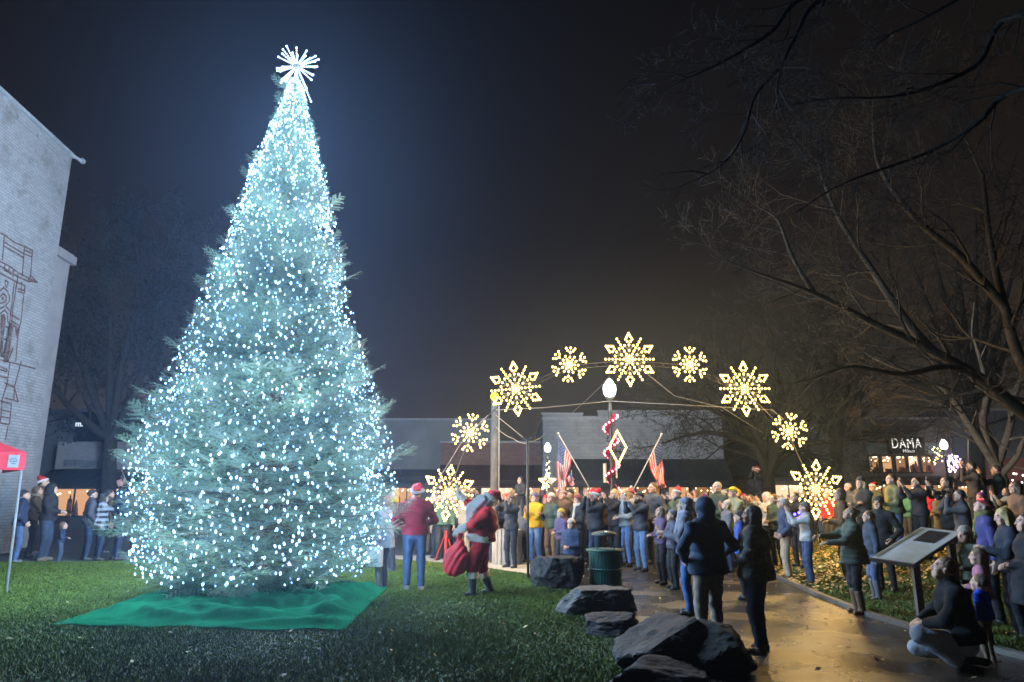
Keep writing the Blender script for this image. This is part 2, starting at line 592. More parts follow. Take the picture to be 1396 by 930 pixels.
def grass(name, poly, n, h, lo, hi, label, seed=1, mats=None, excl=None):
    rg = np.random.default_rng(seed)
    # density falls with distance so that it looks even from the camera
    P = np.empty((0, 2))
    while len(P) < n:
        yy = lo[1] * (hi[1] / lo[1]) ** rg.random(n)
        xx = rg.uniform(lo[0], hi[0], n)
        Q = np.stack([xx, yy], 1)
        Q = Q[in_poly(Q, poly)]
        Q = Q[np.abs(Q[:, 0]) < Q[:, 1] * .86 + .8]
        P = np.concatenate([P, Q])
    P = P[:n]
    a = rg.random(n) * 6.28
    H = h * rg.uniform(.5, 1.2, n) * (1 + .35 * np.sin(P[:, 0] * 1.7) * np.sin(P[:, 1] * 1.3))
    w = .0035 + .0006 * P[:, 1]
    lx = rg.normal(size=n) * H * .55; ly = rg.normal(size=n) * H * .55
    B = np.concatenate([P, (gh(P[:, 0], P[:, 1]) if 'verge' in name else np.full(n, .02))[:, None] - .003], 1)
    dx = np.stack([np.cos(a) * w, np.sin(a) * w, 0 * a], 1)
    T = B + np.stack([lx, ly, H], 1)
    V = np.stack([B - dx, B + dx, T], 1).reshape(-1, 3)
    Fc = np.arange(3 * n).reshape(-1, 3)
    o = np_mesh(name, V, Fc, mats, rg.integers(0, len(mats), n))
    tag(o, label, 'grass', kind='stuff')
    return o
gm = [mat('grass_blade', (.055, .085, .012), .6, var=.3, scale=.8, spec=.08), mat('grass_blade', (.075, .10, .016), .6, var=.3, scale=1.3, spec=.08), mat('grass_blade', (.04, .07, .012), .6, var=.3, scale=.9, spec=.08), mat('dry_blade', (.11, .11, .045), .7, var=.3)]
gm = gm[:3]
grass('lawn_grass', LAWN, 400000, .036, (-16, 5.2), (3, 19), 'short damp green grass covering the lawn in front of the fir', 3, gm)
grass('verge_grass', RL, 70000, .045, (3, 5.2), (16, 21), 'short dim grass on the verge right of the wet path', 4, gm)

# fallen leaves: thick litter on the right, a few strays on the lawn
def leaves(name, P, label, seed, size=.045, zb=.03):
    rg = np.random.default_rng(seed); n = len(P)
    a = rg.random(n) * 6.28; s = size * rg.uniform(.6, 1.3, n)
    u = np.stack([np.cos(a), np.sin(a), rg.normal(size=n) * .35], 1) * s[:, None]
    v = np.stack([-np.sin(a), np.cos(a), rg.normal(size=n) * .35], 1) * s[:, None] * .62
    C = np.concatenate([P, zb + (gh(P[:, 0], P[:, 1])[:, None] - .02 if name == 'leaf_litter' else 0) + rg.random((n, 1)) * .035], 1)
    V = np.stack([C - u, C - v * .8 + u * .1, C + u, C + v], 1)
    V[:, :, 2] += .012
    Fc = np.arange(4 * n).reshape(-1, 4)
    lm = [mat('leaf_litter', (.32, .22, .07), .6, var=.3), mat('leaf_litter', (.22, .13, .05), .65, var=.3), mat('leaf_litter', (.42, .33, .12), .55, var=.3), mat('leaf_litter', (.12, .07, .035), .7, var=.3)]
    o = np_mesh(name, V.reshape(-1, 3), Fc, lm, rg.integers(0, 4, n))
    tag(o, label, 'leaves', kind='stuff'); return o
rg = np.random.default_rng(3)
P = np.stack([rg.uniform(4, 15, 16000), rg.uniform(12, 21, 16000)], 1)
keep = in_poly(P, RL); P = P[keep]
fall = 1 / (1 + np.exp(-(P[:, 1] - 12.9) * 2.5))
P = P[rg.random(len(P)) < fall]
leaves('leaf_litter', P, 'thick yellow leaf litter under the right hand tree', 5)
P = np.stack([rg.uniform(-7, 2, 260), rg.uniform(6, 16, 260)], 1); P = P[in_poly(P, LAWN)][:120]
leaves('stray_leaves', P, 'few stray pale leaves scattered on the lawn', 6, .03)
P = np.stack([rg.uniform(1, 8, 600), rg.uniform(6, 17, 600)], 1); P = P[in_poly(P, [tuple(on_ground(*p)[:2]) for p in path_px])][:260]
leaves('path_leaves', P, 'scattered wet leaves on the dark path', 8, .03, .006)

# green cloth under the fir, rumpled
from mathutils import noise
cor = [on_ground(62, 857), on_ground(232, 803), on_ground(530, 803), on_ground(466, 864)]
NX, NY = 110, 60
vs = []; fs = []
for j in range(NY + 1):
    for i in range(NX + 1):
        u, v = i / NX, j / NY
        p = cor[0].lerp(cor[3], u).lerp(cor[1].lerp(cor[2], u), v)
        p = p + Vector((.05 * math.sin(u * 9) * (1 - v), .06 * math.sin(u * 14 + 1) * (1 - v) + .03 * math.sin(u * 31), 0))
        ed = min(1, min(u, 1 - u) * 9) * min(1, min(v, 1 - v) * 7)
        # long diagonal ridges running from the trunk outwards
        q = Vector((p.x * .55 + p.y * .5, p.y * 1.6 - p.x * .35, 1.3))
        rdg = max(0, 1 - abs(noise.noise(q * 1.15)) * 3.2) ** 1.1
        rd2 = max(0, 1 - abs(noise.noise(q * 2.6 + Vector((5, 2, 0)))) * 3.5) ** 1.2
        h = .04 + ed * (.20 * rdg * (.35 + .65 * u) + .05 * rd2 + .06 * (noise.noise(q * .9 + Vector((9, 9, 9))) + .6)) + .01 * noise.noise(p * 9)
        vs.append((p.x, p.y, h))
for j in range(NY):
    for i in range(NX):
        a = j * (NX + 1) + i
        fs.append((a, a + 1, a + NX + 2, a + NX + 1))
cl = MB(); cl.smooth = True; cl.add(vs, fs)
o = cl.build('ground_cloth', mat('green_felt', (.004, .055, .024), .9, var=.12, scale=30, bump=.15, bscale=200, spec=.0))
tag(o, 'rumpled bright green cloth spread on the lawn under the fir', 'cloth')
md = o.modifiers.new('thick', 'SOLIDIFY'); md.thickness = .006
# ------------------------------------------------------------------ people: implicit surfaces turned into meshes
def A3(p): return np.array([p[0], p[1], p[2]], np.float32)

def rc_dist(P, a, b, ra, rb):
    """rounded cone distance"""
    a = A3(a); b = A3(b)
    ba = b - a; L2 = float(ba @ ba)
    pa = P - a
    if L2 < 1e-9: return np.sqrt((pa * pa).sum(-1)) - max(ra, rb)
    t = np.clip((pa @ ba) / L2, 0, 1)
    d = pa - t[..., None] * ba
    return np.sqrt((d * d).sum(-1)) - (ra + (rb - ra) * t)

def el_dist(P, c, r, Rm=None):
    q = P - A3(c)
    if Rm is not None: q = q @ Rm            # rows to local axes
    r = A3(r)
    k0 = np.sqrt(((q / r) ** 2).sum(-1)) + 1e-9
    k1 = np.sqrt(((q / (r * r)) ** 2).sum(-1)) + 1e-9
    return k0 * (k0 - 1) / k1

def smin(a, b, k):
    h = np.clip(.5 + .5 * (b - a) / k, 0, 1)
    return b + (a - b) * h - k * h * (1 - h)

def field_mesh(prims, res, k=.03, clips=(), warp=None):
    """prims: ('c',a,b,ra,rb[,k]) rounded cones, ('e',c,r,rot[,k]) ellipsoids, ('-',...) cuts. clips: (point, normal) keep side opposite to normal"""
    lo = np.full(3, 1e9); hi = -lo
    for p in prims:
        if p[0] == 'c':
            a, b, ra, rb = A3(p[1]), A3(p[2]), p[3], p[4]
            lo = np.minimum(lo, np.minimum(a - ra, b - rb)); hi = np.maximum(hi, np.maximum(a + ra, b + rb))
        elif p[0] == 'e':
            c = A3(p[1]); r = max(p[2]); lo = np.minimum(lo, c - r); hi = np.maximum(hi, c + r)
    lo -= res * 2.5; hi += res * 2.5
    n = np.ceil((hi - lo) / res).astype(int) + 1
    xs = [lo[i] + res * np.arange(n[i]) for i in range(3)]
    P = np.stack(np.meshgrid(*xs, indexing='ij'), -1).astype(np.float32)
    D = None
    for p in prims:
        if p[0] == 'c':
            d = rc_dist(P, p[1], p[2], p[3], p[4]); kk = p[5] if len(p) > 5 else k
        elif p[0] == 'e':
            d = el_dist(P, p[1], p[2], p[3] if len(p) > 3 else None); kk = p[4] if len(p) > 4 else k
        elif p[0] == '-':
            d = el_dist(P, p[1], p[2]); kk = p[3] if len(p) > 3 else .01
            D = -smin(-D, d, kk); continue
        D = d if D is None else smin(D, d, kk)
    if warp is not None: D = D + warp(P)
    for (c, nn) in clips:
        D = np.maximum(D, (P - A3(c)) @ A3(nn))
    return surface_nets(D, lo, res)

def surface_nets(D, lo, res):
    ins = D < 0
    nx, ny, nz = D.shape
    cs = np.zeros((nx - 1, ny - 1, nz - 1), np.int8)
    corners = [(i, j, k) for i in (0, 1) for j in (0, 1) for k in (0, 1)]
    sl = lambda c: ins[c[0]:nx - 1 + c[0], c[1]:ny - 1 + c[1], c[2]:nz - 1 + c[2]]
    for c in corners: cs += sl(c)
    act = (cs > 0) & (cs < 8)
    idx = -np.ones(act.shape, np.int64)
    cells = np.argwhere(act)
    if len(cells) == 0: return np.zeros((0, 3), np.float32), np.zeros((0, 4), np.int32)
    idx[act] = np.arange(len(cells))
    vals = np.stack([D[cells[:, 0] + c[0], cells[:, 1] + c[1], cells[:, 2] + c[2]] for c in corners], 1)
    cc = np.array(corners, np.float32)
    acc = np.zeros((len(cells), 3)); cnt = np.zeros(len(cells))
    for i in range(8):
        for j in range(i + 1, 8):
            if np.abs(cc[i] - cc[j]).sum() != 1: continue
            a, b = vals[:, i], vals[:, j]
            m = (a < 0) != (b < 0)
            t = np.where(m, a / (a - b + 1e-12 * (a == b)), 0)
            acc += np.where(m[:, None], cc[i] + (cc[j] - cc[i]) * t[:, None], 0); cnt += m
    V = (cells + acc / cnt[:, None]) * res + lo
    Q = []
    for ax in range(3):
        o1, o2 = [a for a in range(3) if a != ax]
        s0 = [slice(None)] * 3; s1 = [slice(None)] * 3
        s0[ax] = slice(0, -1); s1[ax] = slice(1, None)
        for o in (o1, o2): s0[o] = slice(1, -1); s1[o] = slice(1, -1)
        a = ins[tuple(s0)]; b = ins[tuple(s1)]
        E = np.argwhere(a != b)
        if not len(E): continue
        fl = a[E[:, 0], E[:, 1], E[:, 2]]
        base = E.copy(); base[:, o1] += 1; base[:, o2] += 1
        def g(d1, d2):
            c = base.copy(); c[:, o1] -= d1; c[:, o2] -= d2
            return idx[c[:, 0], c[:, 1], c[:, 2]]
        q = np.stack([g(1, 1), g(0, 1), g(0, 0), g(1, 0)], 1)
        flip = fl if ax != 1 else ~fl
        q[~flip] = q[~flip][:, ::-1]
        Q.append(q)
    return V.astype(np.float32), np.concatenate(Q).astype(np.int32)

# ---- head template: origin at the centre of the skull, facing +Y, 0.235 tall
_hc = {}
def head_parts(res, kind='m'):
    key = (res, kind)
    if key in _hc: return _hc[key]
    w = .074 if kind == 'm' else .070
    jw = .052 if kind == 'm' else .043
    if kind == 'k': jw = .045
    pr = [('e', (0, -.012, .025), (w, .092, .088), None, .02),
          ('e', (0, .02, -.03), (w * .86, .066, .075), None, .03),
          ('c', (-jw * .5, .045, -.082), (jw * .5, .045, -.082), .028, .028, .03),
          ('c', (0, .052, -.092), (0, .058, -.09), .022, .022, .02),
          ('c', (0, .084, .012), (0, .100, -.030), .009, .014, .012),       # nose
          ('c', (-.013, .090, -.034), (.013, .090, -.034), .008, .008, .01),
          ('c', (-.04, .073, .026), (.04, .073, .026), .012, .012, .015),    # brow
          ('c', (-.015, .083, -.063), (.015, .083, -.063), .007, .007, .01), # lips
          ('e', (-.045, .052, -.03), (.022, .022, .02), None, .02), ('e', (.045, .052, -.03), (.022, .022, .02), None, .02),
          ('e', (-w - .004, -.008, -.012), (.010, .020, .032), None, .006), ('e', (w + .004, -.008, -.012), (.010, .020, .032), None, .006),
          ('c', (0, -.03, -.05), (0, -.045, -.16), .052, .054, .03)]
    V, Q = field_mesh(pr, res)
    parts = [(V, Q, 0)]
    if res < .012:
        for s in (-1, 1):
            for (c, r, mi) in (((s * .030, .0765, .006), .0125, 1), ((s * .030, .0855, .006), .0062, 2)):
                m = MB(); m.ball(c, r, 8, 6); parts.append((m, None, mi))
            m = MB(); m.tube([(s * .014, .087, .024), (s * .03, .089, .029), (s * .046, .079, .024)], [.0028, .004, .002], 5); parts.append((m, None, 2))
        m = MB(); m.tube([(-.020, .0865, -.063), (0, .0915, -.0615), (.020, .0865, -.063)], [.002, .0045, .002], 5); parts.append((m, None, 3))
    else:
        for s in (-1, 1):
            m = MB(); m.ball((s * .030, .0785, .006), .013, 6, 4); parts.append((m, None, 2))
        m = MB(); m.tube([(-.022, .085, -.063), (0, .091, -.062), (.022, .085, -.063)], [.002, .005, .002], 4); parts.append((m, None, 3))
    out = []
    for V, Q, mi in parts:
        if Q is None:
            fs = []
            for f in V.f:
                if len(f) == 4: fs.append(f)
                elif len(f) == 3: fs.append((f[0], f[1], f[2], f[2]))
                else:
                    for t in range(1, len(f) - 1): fs.append((f[0], f[t], f[t + 1], f[t + 1]))
            # avoid degenerate quads: keep as lists of tuples
            out.append((np.array(V.v, np.float32), [tuple(dict.fromkeys(f)) for f in fs], mi))
        else:
            out.append((V, [tuple(q) for q in Q.tolist()], mi))
    _hc[key] = out
    return out

# ---- hand template: right hand, wrist at origin, fingers along +Y, palm facing -Z, thumb on -X side
_hand = {}
def hand_part(res, pose):
    key = (res, pose)
    if key in _hand: return _hand[key]
    curl = {'open': .12, 'relax': .5, 'grip': 1.05, 'fist': 1.4}[pose]
    pr = [('c', (0, -.03, 0), (0, .012, 0), .024, .026), ('c', (-.022, .022, 0), (-.026, .078, 0), .017, .014, .012), ('c', (0, .02, 0), (-.004, .084, 0), .018, .014, .012),
          ('c', (.015, .022, 0), (.016, .080, 0), .017, .013, .012), ('c', (.026, .02, 0), (.034, .072, -.002), .014, .012, .012)]
    for (x, y, L, sp) in ((-.028, .082, .074, -.07), (-.006, .088, .082, -.02), (.016, .084, .076, .03), (.035, .074, .060, .09)):
        p = Vector((x, y, 0)); an = curl * .35
        d0 = Vector((sp if pose == 'open' else sp * .5, 1, 0)).normalized()
        rr = .0098
        for s, fr in enumerate((.45, .30, .25)):
            d = Vector((d0.x, d0.y * math.cos(an), -math.sin(an))).normalized()
            q = p + d * L * fr
            pr.append(('c', p, q, rr, rr * .92, .004)); p = q; rr *= .92; an += curl * .62
    t0 = Vector((-.026, .010, -.006)); t1 = t0 + Vector((-.032, .026, -.012)); 
    t2 = t1 + (Vector((-.012, .032, -.012)) if pose in ('open', 'relax') else Vector((.010, .026, -.022)))
    t3 = t2 + (Vector((-.002, .026, -.006)) if pose in ('open', 'relax') else Vector((.016, .012, -.012)))
    pr += [('c', t0, t1, .016, .013, .012), ('c', t1, t2, .012, .011, .004), ('c', t2, t3, .011, .009, .004)]
    V, Q = field_mesh(pr, res, k=.012)
    _hand[key] = (V, [tuple(q) for q in Q.tolist()])
    return _hand[key]

def frame_from(fwd, up=(0, 0, 1)):
    """3x3 matrix whose columns are x, y(fwd), z"""
    y = Vector(fwd).normalized(); z = Vector(up); x = y.cross(z)
    if x.length < 1e-4: x = Vector((1, 0, 0))
    x.normalize(); z = x.cross(y).normalized()
    return Matrix((x, y, z)).transposed()

def ik(a, b, l1, l2, hint):
    """middle joint of a two bone chain a->b, bending towards hint"""
    a = Vector(a); b = Vector(b); d = b - a; L = d.length
    if L > (l1 + l2) * .995:
        b = a + d * ((l1 + l2) * .995 / L); d = b - a; L = d.length
    if L < .08: L = .08
    c = (l1 * l1 - l2 * l2 + L * L) / (2 * L)
    h = math.sqrt(max(0, l1 * l1 - c * c))
    n = d.normalized(); hv = Vector(hint); hv = hv - n * hv.dot(n)
    if hv.length < 1e-4: hv = n.orthogonal()
    return a + n * c + hv.normalized() * h, b

POSES = {
    # hands: (x, y, z) targets for a 1.75 m figure, facing +Y
    'down': dict(RH=(.30, .04, .80), LH=(-.30, .03, .80), hand='relax'),
    'pocket': dict(RH=(.23, .12, .93), LH=(-.23, .12, .93), hand='fist', eR=(.6, -.7, 0), eL=(-.6, -.7, 0)),
    'clasp': dict(RH=(.045, .26, 1.08), LH=(-.045, .26, 1.07), hand='grip'),
    'clap': dict(RH=(.04, .33, 1.25), LH=(-.05, .33, 1.27), hand='open'),
    'phone': dict(RH=(.055, .36, 1.52), LH=(-.055, .36, 1.50), hand='grip'),
    'phone_high': dict(RH=(.08, .36, 1.72), LH=(-.26, .12, .93), hand='grip'),
    'camera': dict(RH=(.075, .19, 1.60), LH=(-.05, .22, 1.56), hand='grip'),
    'crossed': dict(RH=(-.13, .24, 1.17), LH=(.13, .24, 1.14), hand='grip'),
    'drink': dict(RH=(.08, .30, 1.22), LH=(-.28, .05, .82), hand='grip'),
    'raise': dict(RH=(.26, .22, 1.92), LH=(-.25, .10, .90), hand='open'),
    'hold': dict(RH=(.10, .33, 1.12), LH=(-.12, .33, 1.18), hand='grip'),
}
PERSONS = []
SKINM = {'f': (.50, .30, .21), 'p': (.56, .36, .27), 't': (.36, .21, .14), 'd': (.14, .075, .05)}
def cmat(name, c, **k):
    d = dict(rough=.9, var=.12, scale=9, bump=.3, bscale=48, spec=.12); d.update(k)
    return mat(name, c, **d)

def join_np(parts):
    V = []; Fc = []; M = []; off = 0
    for v, f, mi in parts:
        V.append(np.asarray(v, np.float32)); 
        Fc.extend([tuple(i + off for i in q) for q in f]); M.extend([mi] * len(f)); off += len(v)
    return np.concatenate(V), Fc, M

def mk(name, V, Fc, M, mats, parent, smooth=True):
    me = bpy.data.meshes.new(name)
    me.from_pydata(V.tolist(), [], Fc)
    for m in mats: me.materials.append(m)
    if M is not None: me.polygons.foreach_set('material_index', M)
    me.polygons.foreach_set('use_smooth', [smooth] * len(Fc))
    me.update()
    o = bpy.data.objects.new(name, me); col.objects.link(o)
    if parent is not None: o.parent = parent
    return o

def person(loc, H, face, pose='down', top=(.05, .05, .06), bot=(.06, .08, .14), hair='short', hairc=(.05, .03, .02), hat=None, hatc=(.1, .1, .1),
           sex='m', skin='f', bulk=1.0, style='jacket', hem=None, shoe=(.02, .02, .02), look=(0, 0), pitch=.15, lean=0.0, res=.02, label=None, group=None,
           legs=None, pelvis=None, hands=None, boots=False, scarf=None, hood=False, belly=0.0, topmat=None, botmat=None, sidelean=0.0, skirt=False, child=False, step=0.0, beard=None, extra=None, trim=None, baggy=1.0, gloves=None):
    """face: heading angle in degrees, 0 = away from the camera, 90 = facing left, 180 = towards the camera"""
    S = H / 1.75
    if child: hs = 1.0 * (1.75 / H) * .235 / .235 * (.86 if H > 1.1 else .8)
    else: hs = 1.0
    ps = POSES[pose]; ps = dict(ps)
    if hands: ps.update(hands)
    sw = (.195 if sex == 'm' else .172) * (1 + (bulk - 1) * .5)
    pz = .93
    pel = Vector(pelvis) if pelvis else Vector((0, 0, pz))
    tl = .50                                   # pelvis to neck base
    up = Vector((math.sin(sidelean), math.sin(lean), math.cos(lean) * math.cos(sidelean))).normalized()
    chest = pel + up * tl * .68; neck = pel + up * tl
    ax = Vector((1, 0, 0)); fy = ax.cross(up) * -1
    fy = up.cross(ax)                          # torso forward
    if fy.y < 0: fy = -fy
    shR = chest + ax * sw + up * .095; shL = chest - ax * sw + up * .095
    T = lambda v: pel + Vector((v[0], 0, 0)) + fy * v[1] + up * (v[2] - pz) if not hands else Vector(v)
    elR, haR = ik(shR, T(ps['RH']), .285, .265, ps.get('eR', (.4, -.35, -.9)))
    elL, haL = ik(shL, T(ps['LH']), .285, .265, ps.get('eL', (-.4, -.35, -.9)))
    hw = .095 if sex == 'm' else .10
    hipR = pel + Vector((hw, 0, -.03)); hipL = pel - Vector((hw, 0, .03))
    lg = dict(RF=(.12, step, .085), LF=(-.12, -step, .085), kR=(.1, 1, 0), kL=(-.1, 1, 0), rT=None, lT=None)
    if legs: lg.update(legs)
    knR, anR = ik(hipR, lg['RF'], .415, .405, lg['kR']); knL, anL = ik(hipL, lg['LF'], .415, .405, lg['kL'])
    hd = Vector((math.sin(-look[0]) * math.cos(pitch), math.cos(look[0]) * math.cos(pitch), math.sin(pitch)))
    headc = neck + up * .155 + fy * .025 - Vector((0, .05 * max(0, pitch), 0))
    if child and H < 1.35: headc = headc + up * .02
    HM = frame_from(hd)
    b = bulk
    Rt = np.array(Matrix((ax, fy, up)).transposed(), np.float32)
    # --- body (continuous skin mesh)
    body = [('e', pel + up * .02, (.135 * b, .095 * b, .12), Rt), ('e', pel + up * .2, (.12 * b, .085 * b, .14), Rt, .05), ('e', chest + up * .0, (.145 * b, .10 * b, .16), Rt, .05),
            ('c', chest + up * .12, neck + up * .02, .075, .055, .05), ('c', neck, headc - up * .06, .05, .048),
            ('c', shL, shR, .048, .048, .04)]
    for s, e, h in ((shR, elR, haR), (shL, elL, haL)):
        body += [('c', s, e, .048, .038, .03), ('c', e, h, .038, .026, .02)]
    for hp, k, a in ((hipR, knR, anR), (hipL, knL, anL)):
        body += [('c', hp, k, .082 * (.6 + .4 * b), .052, .04), ('c', k, a, .053, .036, .02)]
    V, Q = field_mesh(body, max(res, .018))
    parts = [(V, [tuple(q) for q in Q.tolist()], 0)]
    hres = .0075 if res <= .015 else .013
    for v, f, mi in head_parts(hres, 'k' if child else sex):
        M3 = np.array(HM, np.float32) * hs
        parts.append((v @ M3.T + A3(headc), f, mi))
    for hnd, el, sgn, key in ((haR, elR, 1, 'RHd'), (haL, elL, -1, 'LHd')):
        hv, hf = hand_part(.006 if res <= .015 else .009, ps['hand'] if key not in ps else ps[key][0])
        fd = (hnd - el).normalized()
        if pose in ('phone', 'clap', 'camera', 'phone_high', 'raise') and key not in ps: fd = (fd + Vector((0, 0, .9))).normalized(); pal = Vector((-sgn * 1.0, .2, 0)) if pose != 'raise' else Vector((-.4, 1, 0))
        else: pal = Vector((-sgn, .1, 0)) if abs(fd.z) > .6 else Vector((-sgn * .3, 0, -1))
        if key in ps: fd = Vector(ps[key][1]); pal = Vector(ps[key][2])
        FM = frame_from(fd, -pal)
        v = hv.copy()
        if sgn < 0: v[:, 0] *= -1; hf2 = [tuple(reversed(q)) for q in hf]
        else: hf2 = hf
        sc = .98 if sex == 'm' else .9
        if child: sc = .8
        parts.append(((v * sc) @ np.array(FM, np.float32).T + A3(hnd), hf2, 4 if gloves else 0))
    V, Fc, M = join_np(parts)
    sk = SKINM[skin]
    mats = [mat('skin', sk, .55, var=.06, scale=14, bump=.1, bscale=60), mat('eye_white', (.7, .7, .68), .3, var=.02), mat('dark_hair', (.03, .02, .015), .6), mat('lips', (sk[0] * .8, sk[1] * .45, sk[2] * .5), .5)] + ([mat('glove_cloth', gloves, .85)] if gloves else [])
    root = mk('person', V, Fc, M, mats, None)
    # --- trousers
    kk = .04
    tb = b if sex == 'm' else b * 1.02
    bm = botmat or cmat('trouser_cloth', bot, bscale=45)
    fold = lambda am, f1, f2: (lambda P: am * (np.sin(P[..., 2] * f1 + P[..., 0] * 13) * np.cos(P[..., 1] * f2 + P[..., 2] * 11)))
    tr_ = [('e', pel + up * .0, (.150 * tb, .112 * tb, .11), Rt, kk)]
    for hp, k, a in ((hipR, knR, anR), (hipL, knL, anL)):
        end = a + (k - a).normalized() * (.02 if not boots else .25)
        tr_ += [('c', hp, k, .098 * (.45 + .55 * tb) * (.5 + .5 * baggy), .070 * (.6 + .4 * tb) * baggy, kk), ('c', k, end, .070 * (.6 + .4 * tb) * baggy, (.056 if not boots else .054) * baggy, .03)]
    if skirt:
        for hp, k, a in ((hipR, knR, anR), (hipL, knL, anL)): tr_ += [('c', hp, k, .12, .115, .07)]
    V, Q = field_mesh(tr_, res, warp=fold(.006, 34, 22))
    mk('trousers', V, [tuple(q) for q in Q.tolist()], None, [bm], root)
    # --- shoes
    for a, k, tdir, s in ((anR, knR, lg['rT'], 1), (anL, knL, lg['lT'], -1)):
        f = Vector(tdir) if tdir else Vector((.18 * s, 1, 0))
        f.normalize()
        vert = (a - k).normalized() if tdir else Vector((0, 0, -1))
        heel = a + vert * .045 - f * .03
        sh = [('c', heel, a + vert * .05 + f * .12, .042, .038, .02), ('c', a, a + vert * .03, .05, .05, .03)]
        if boots: sh += [('c', a, a + (k - a).normalized() * .27, .056, .068, .02)]
        cl_ = [] if tdir else [((0, 0, 0.0), (0, 0, -1))]
        V, Q = field_mesh(sh, min(res, .014), clips=cl_)
        mk('boot' if boots else 'shoe', V, [tuple(q) for q in Q.tolist()], None, [mat('shoe_leather', shoe, .45, var=.1)], root)
    # --- top
    hm_ = hem if hem is not None else {'jacket': -.06, 'hoodie': -.04, 'puffer': -.06, 'coat': -.30, 'long': -.18}[style]
    th = {'jacket': 1.06, 'hoodie': 1.04, 'puffer': 1.18, 'coat': 1.1, 'long': 1.1}[style]
    tb = b * th
    js = [('e', pel + up * .05, (.180 * tb, .142 * tb, .16), Rt, .05), ('e', pel + up * .22, (.160 * tb, .124 * tb + belly, .16), Rt, .06), ('e', chest + up * .02, (.175 * tb, .128 * tb, .17), Rt, .06),
          ('c', shL - up * .005, shR - up * .005, .066 * (.5 + .5 * tb), .066 * (.5 + .5 * tb), .05), ('c', shL * .55 + neck * .45, shR * .55 + neck * .45, .075, .075, .05), ('c', chest + up * .13, neck + up * .035, .10, .075, .05)]
    if belly: js.append(('e', pel + up * .16 + fy * (.05 + belly * .6), (.15 * tb, .11 * tb + belly * .6, .15), Rt, .07))
    if hm_ < -.1: js += [('c', pel + up * .02, pel + up * hm_, .178 * tb, .20 * tb, .05)]
    elif hm_ < .05: js += [('e', pel + up * (hm_ + .05), (.19 * tb, .15 * tb, .13), Rt, .05)]
    for s, e, h in ((shR, elR, haR), (shL, elL, haL)):
        w = h + (e - h).normalized() * .035
        js += [('c', s - up * .01, e, .064 * (.55 + .45 * tb), .058 * (.6 + .4 * tb), .045), ('c', e, w, .058 * (.6 + .4 * tb), .042, .03)]
    if hood == 'down' or (style == 'hoodie' and not hood):
        js += [('c', neck - fy * .065 + up * .0 - ax * .05, neck - fy * .065 + up * .0 + ax * .05, .055, .055, .03), ('c', neck - fy * .10 - up * .07, neck - fy * .07, .045, .05, .03)]
    else:
        js += [('c', neck + up * .01, neck + up * .05, .078, .070, .02)]
    if style == 'puffer': wp = lambda P: .012 * np.abs(np.sin(P[..., 2] * 38)) - .008
    else:
        ph_ = random.uniform(0, 6)
        wp = lambda P: .009 * (np.sin(P[..., 2] * 21 + P[..., 0] * 13 + ph_) * np.cos(P[..., 1] * 17 + P[..., 2] * 11 + ph_)) + .005 * np.sin(P[..., 2] * 47 + 9 * np.abs(P[..., 0]) + ph_) * np.cos(P[..., 0] * 30)
    V, Q = field_mesh(js, res, k=.045, clips=[(pel + up * (hm_), -up)], warp=wp)
    tm = topmat or cmat(style + '_cloth', top)
    nm = {'hoodie': 'hoodie', 'coat': 'coat'}.get(style, 'jacket')
    jk = mk(nm, V, [tuple(q) for q in Q.tolist()], None, [tm], root)
    if trim:      # white fur trim at hem and cuffs
        fur = mat('white_fur', (.78, .76, .74), .95, var=.05, bump=.3, bscale=70)
        zz = pel + up * (hm_ + .04)
        n = 20
        ring = [('c', zz + ax * math.cos(2 * PI * i / n) * .165 * b + fy * (math.sin(2 * PI * i / n) * .125 * b + belly * .5), zz + ax * math.cos(2 * PI * (i + 1) / n) * .165 * b + fy * (math.sin(2 * PI * (i + 1) / n) * .125 * b + belly * .5), .066, .066, .01) for i in range(n)]
        V, Q = field_mesh(ring, .014, warp=lambda P: .006 * np.sin(P[..., 0] * 90) * np.sin(P[..., 2] * 90) * np.sin(P[..., 1] * 80))
        mk('fur_trim', V, [tuple(q) for q in Q.tolist()], None, [fur], jk)
        for e, h in ((elR, haR), (elL, haL)):
            d = (e - h).normalized()
            V, Q = field_mesh([('c', h + d * .03, h + d * .11, .062, .066)], .012, warp=lambda P: .006 * np.sin(P[..., 0] * 90) * np.sin(P[..., 2] * 90))
            mk('cuff', V, [tuple(q) for q in Q.tolist()], None, [fur], jk)
    # --- hood, hair, hats (built in head space)
    Hm = np.array(HM, np.float32) * hs
    def headpiece(name, prims, m, r=None, k=.015, clips=(), warp=None):
        V, Q = field_mesh(prims, (r or (.009 if res <= .015 else .014)), k=k, clips=clips, warp=warp)
        V = V @ Hm.T + A3(headc)
        return mk(name, V, [tuple(q) for q in Q.tolist()], None, [m] if not isinstance(m, list) else m, root)
    hairm = mat('hair', hairc, .5, var=.3, scale=30, bump=.6, bscale=90)
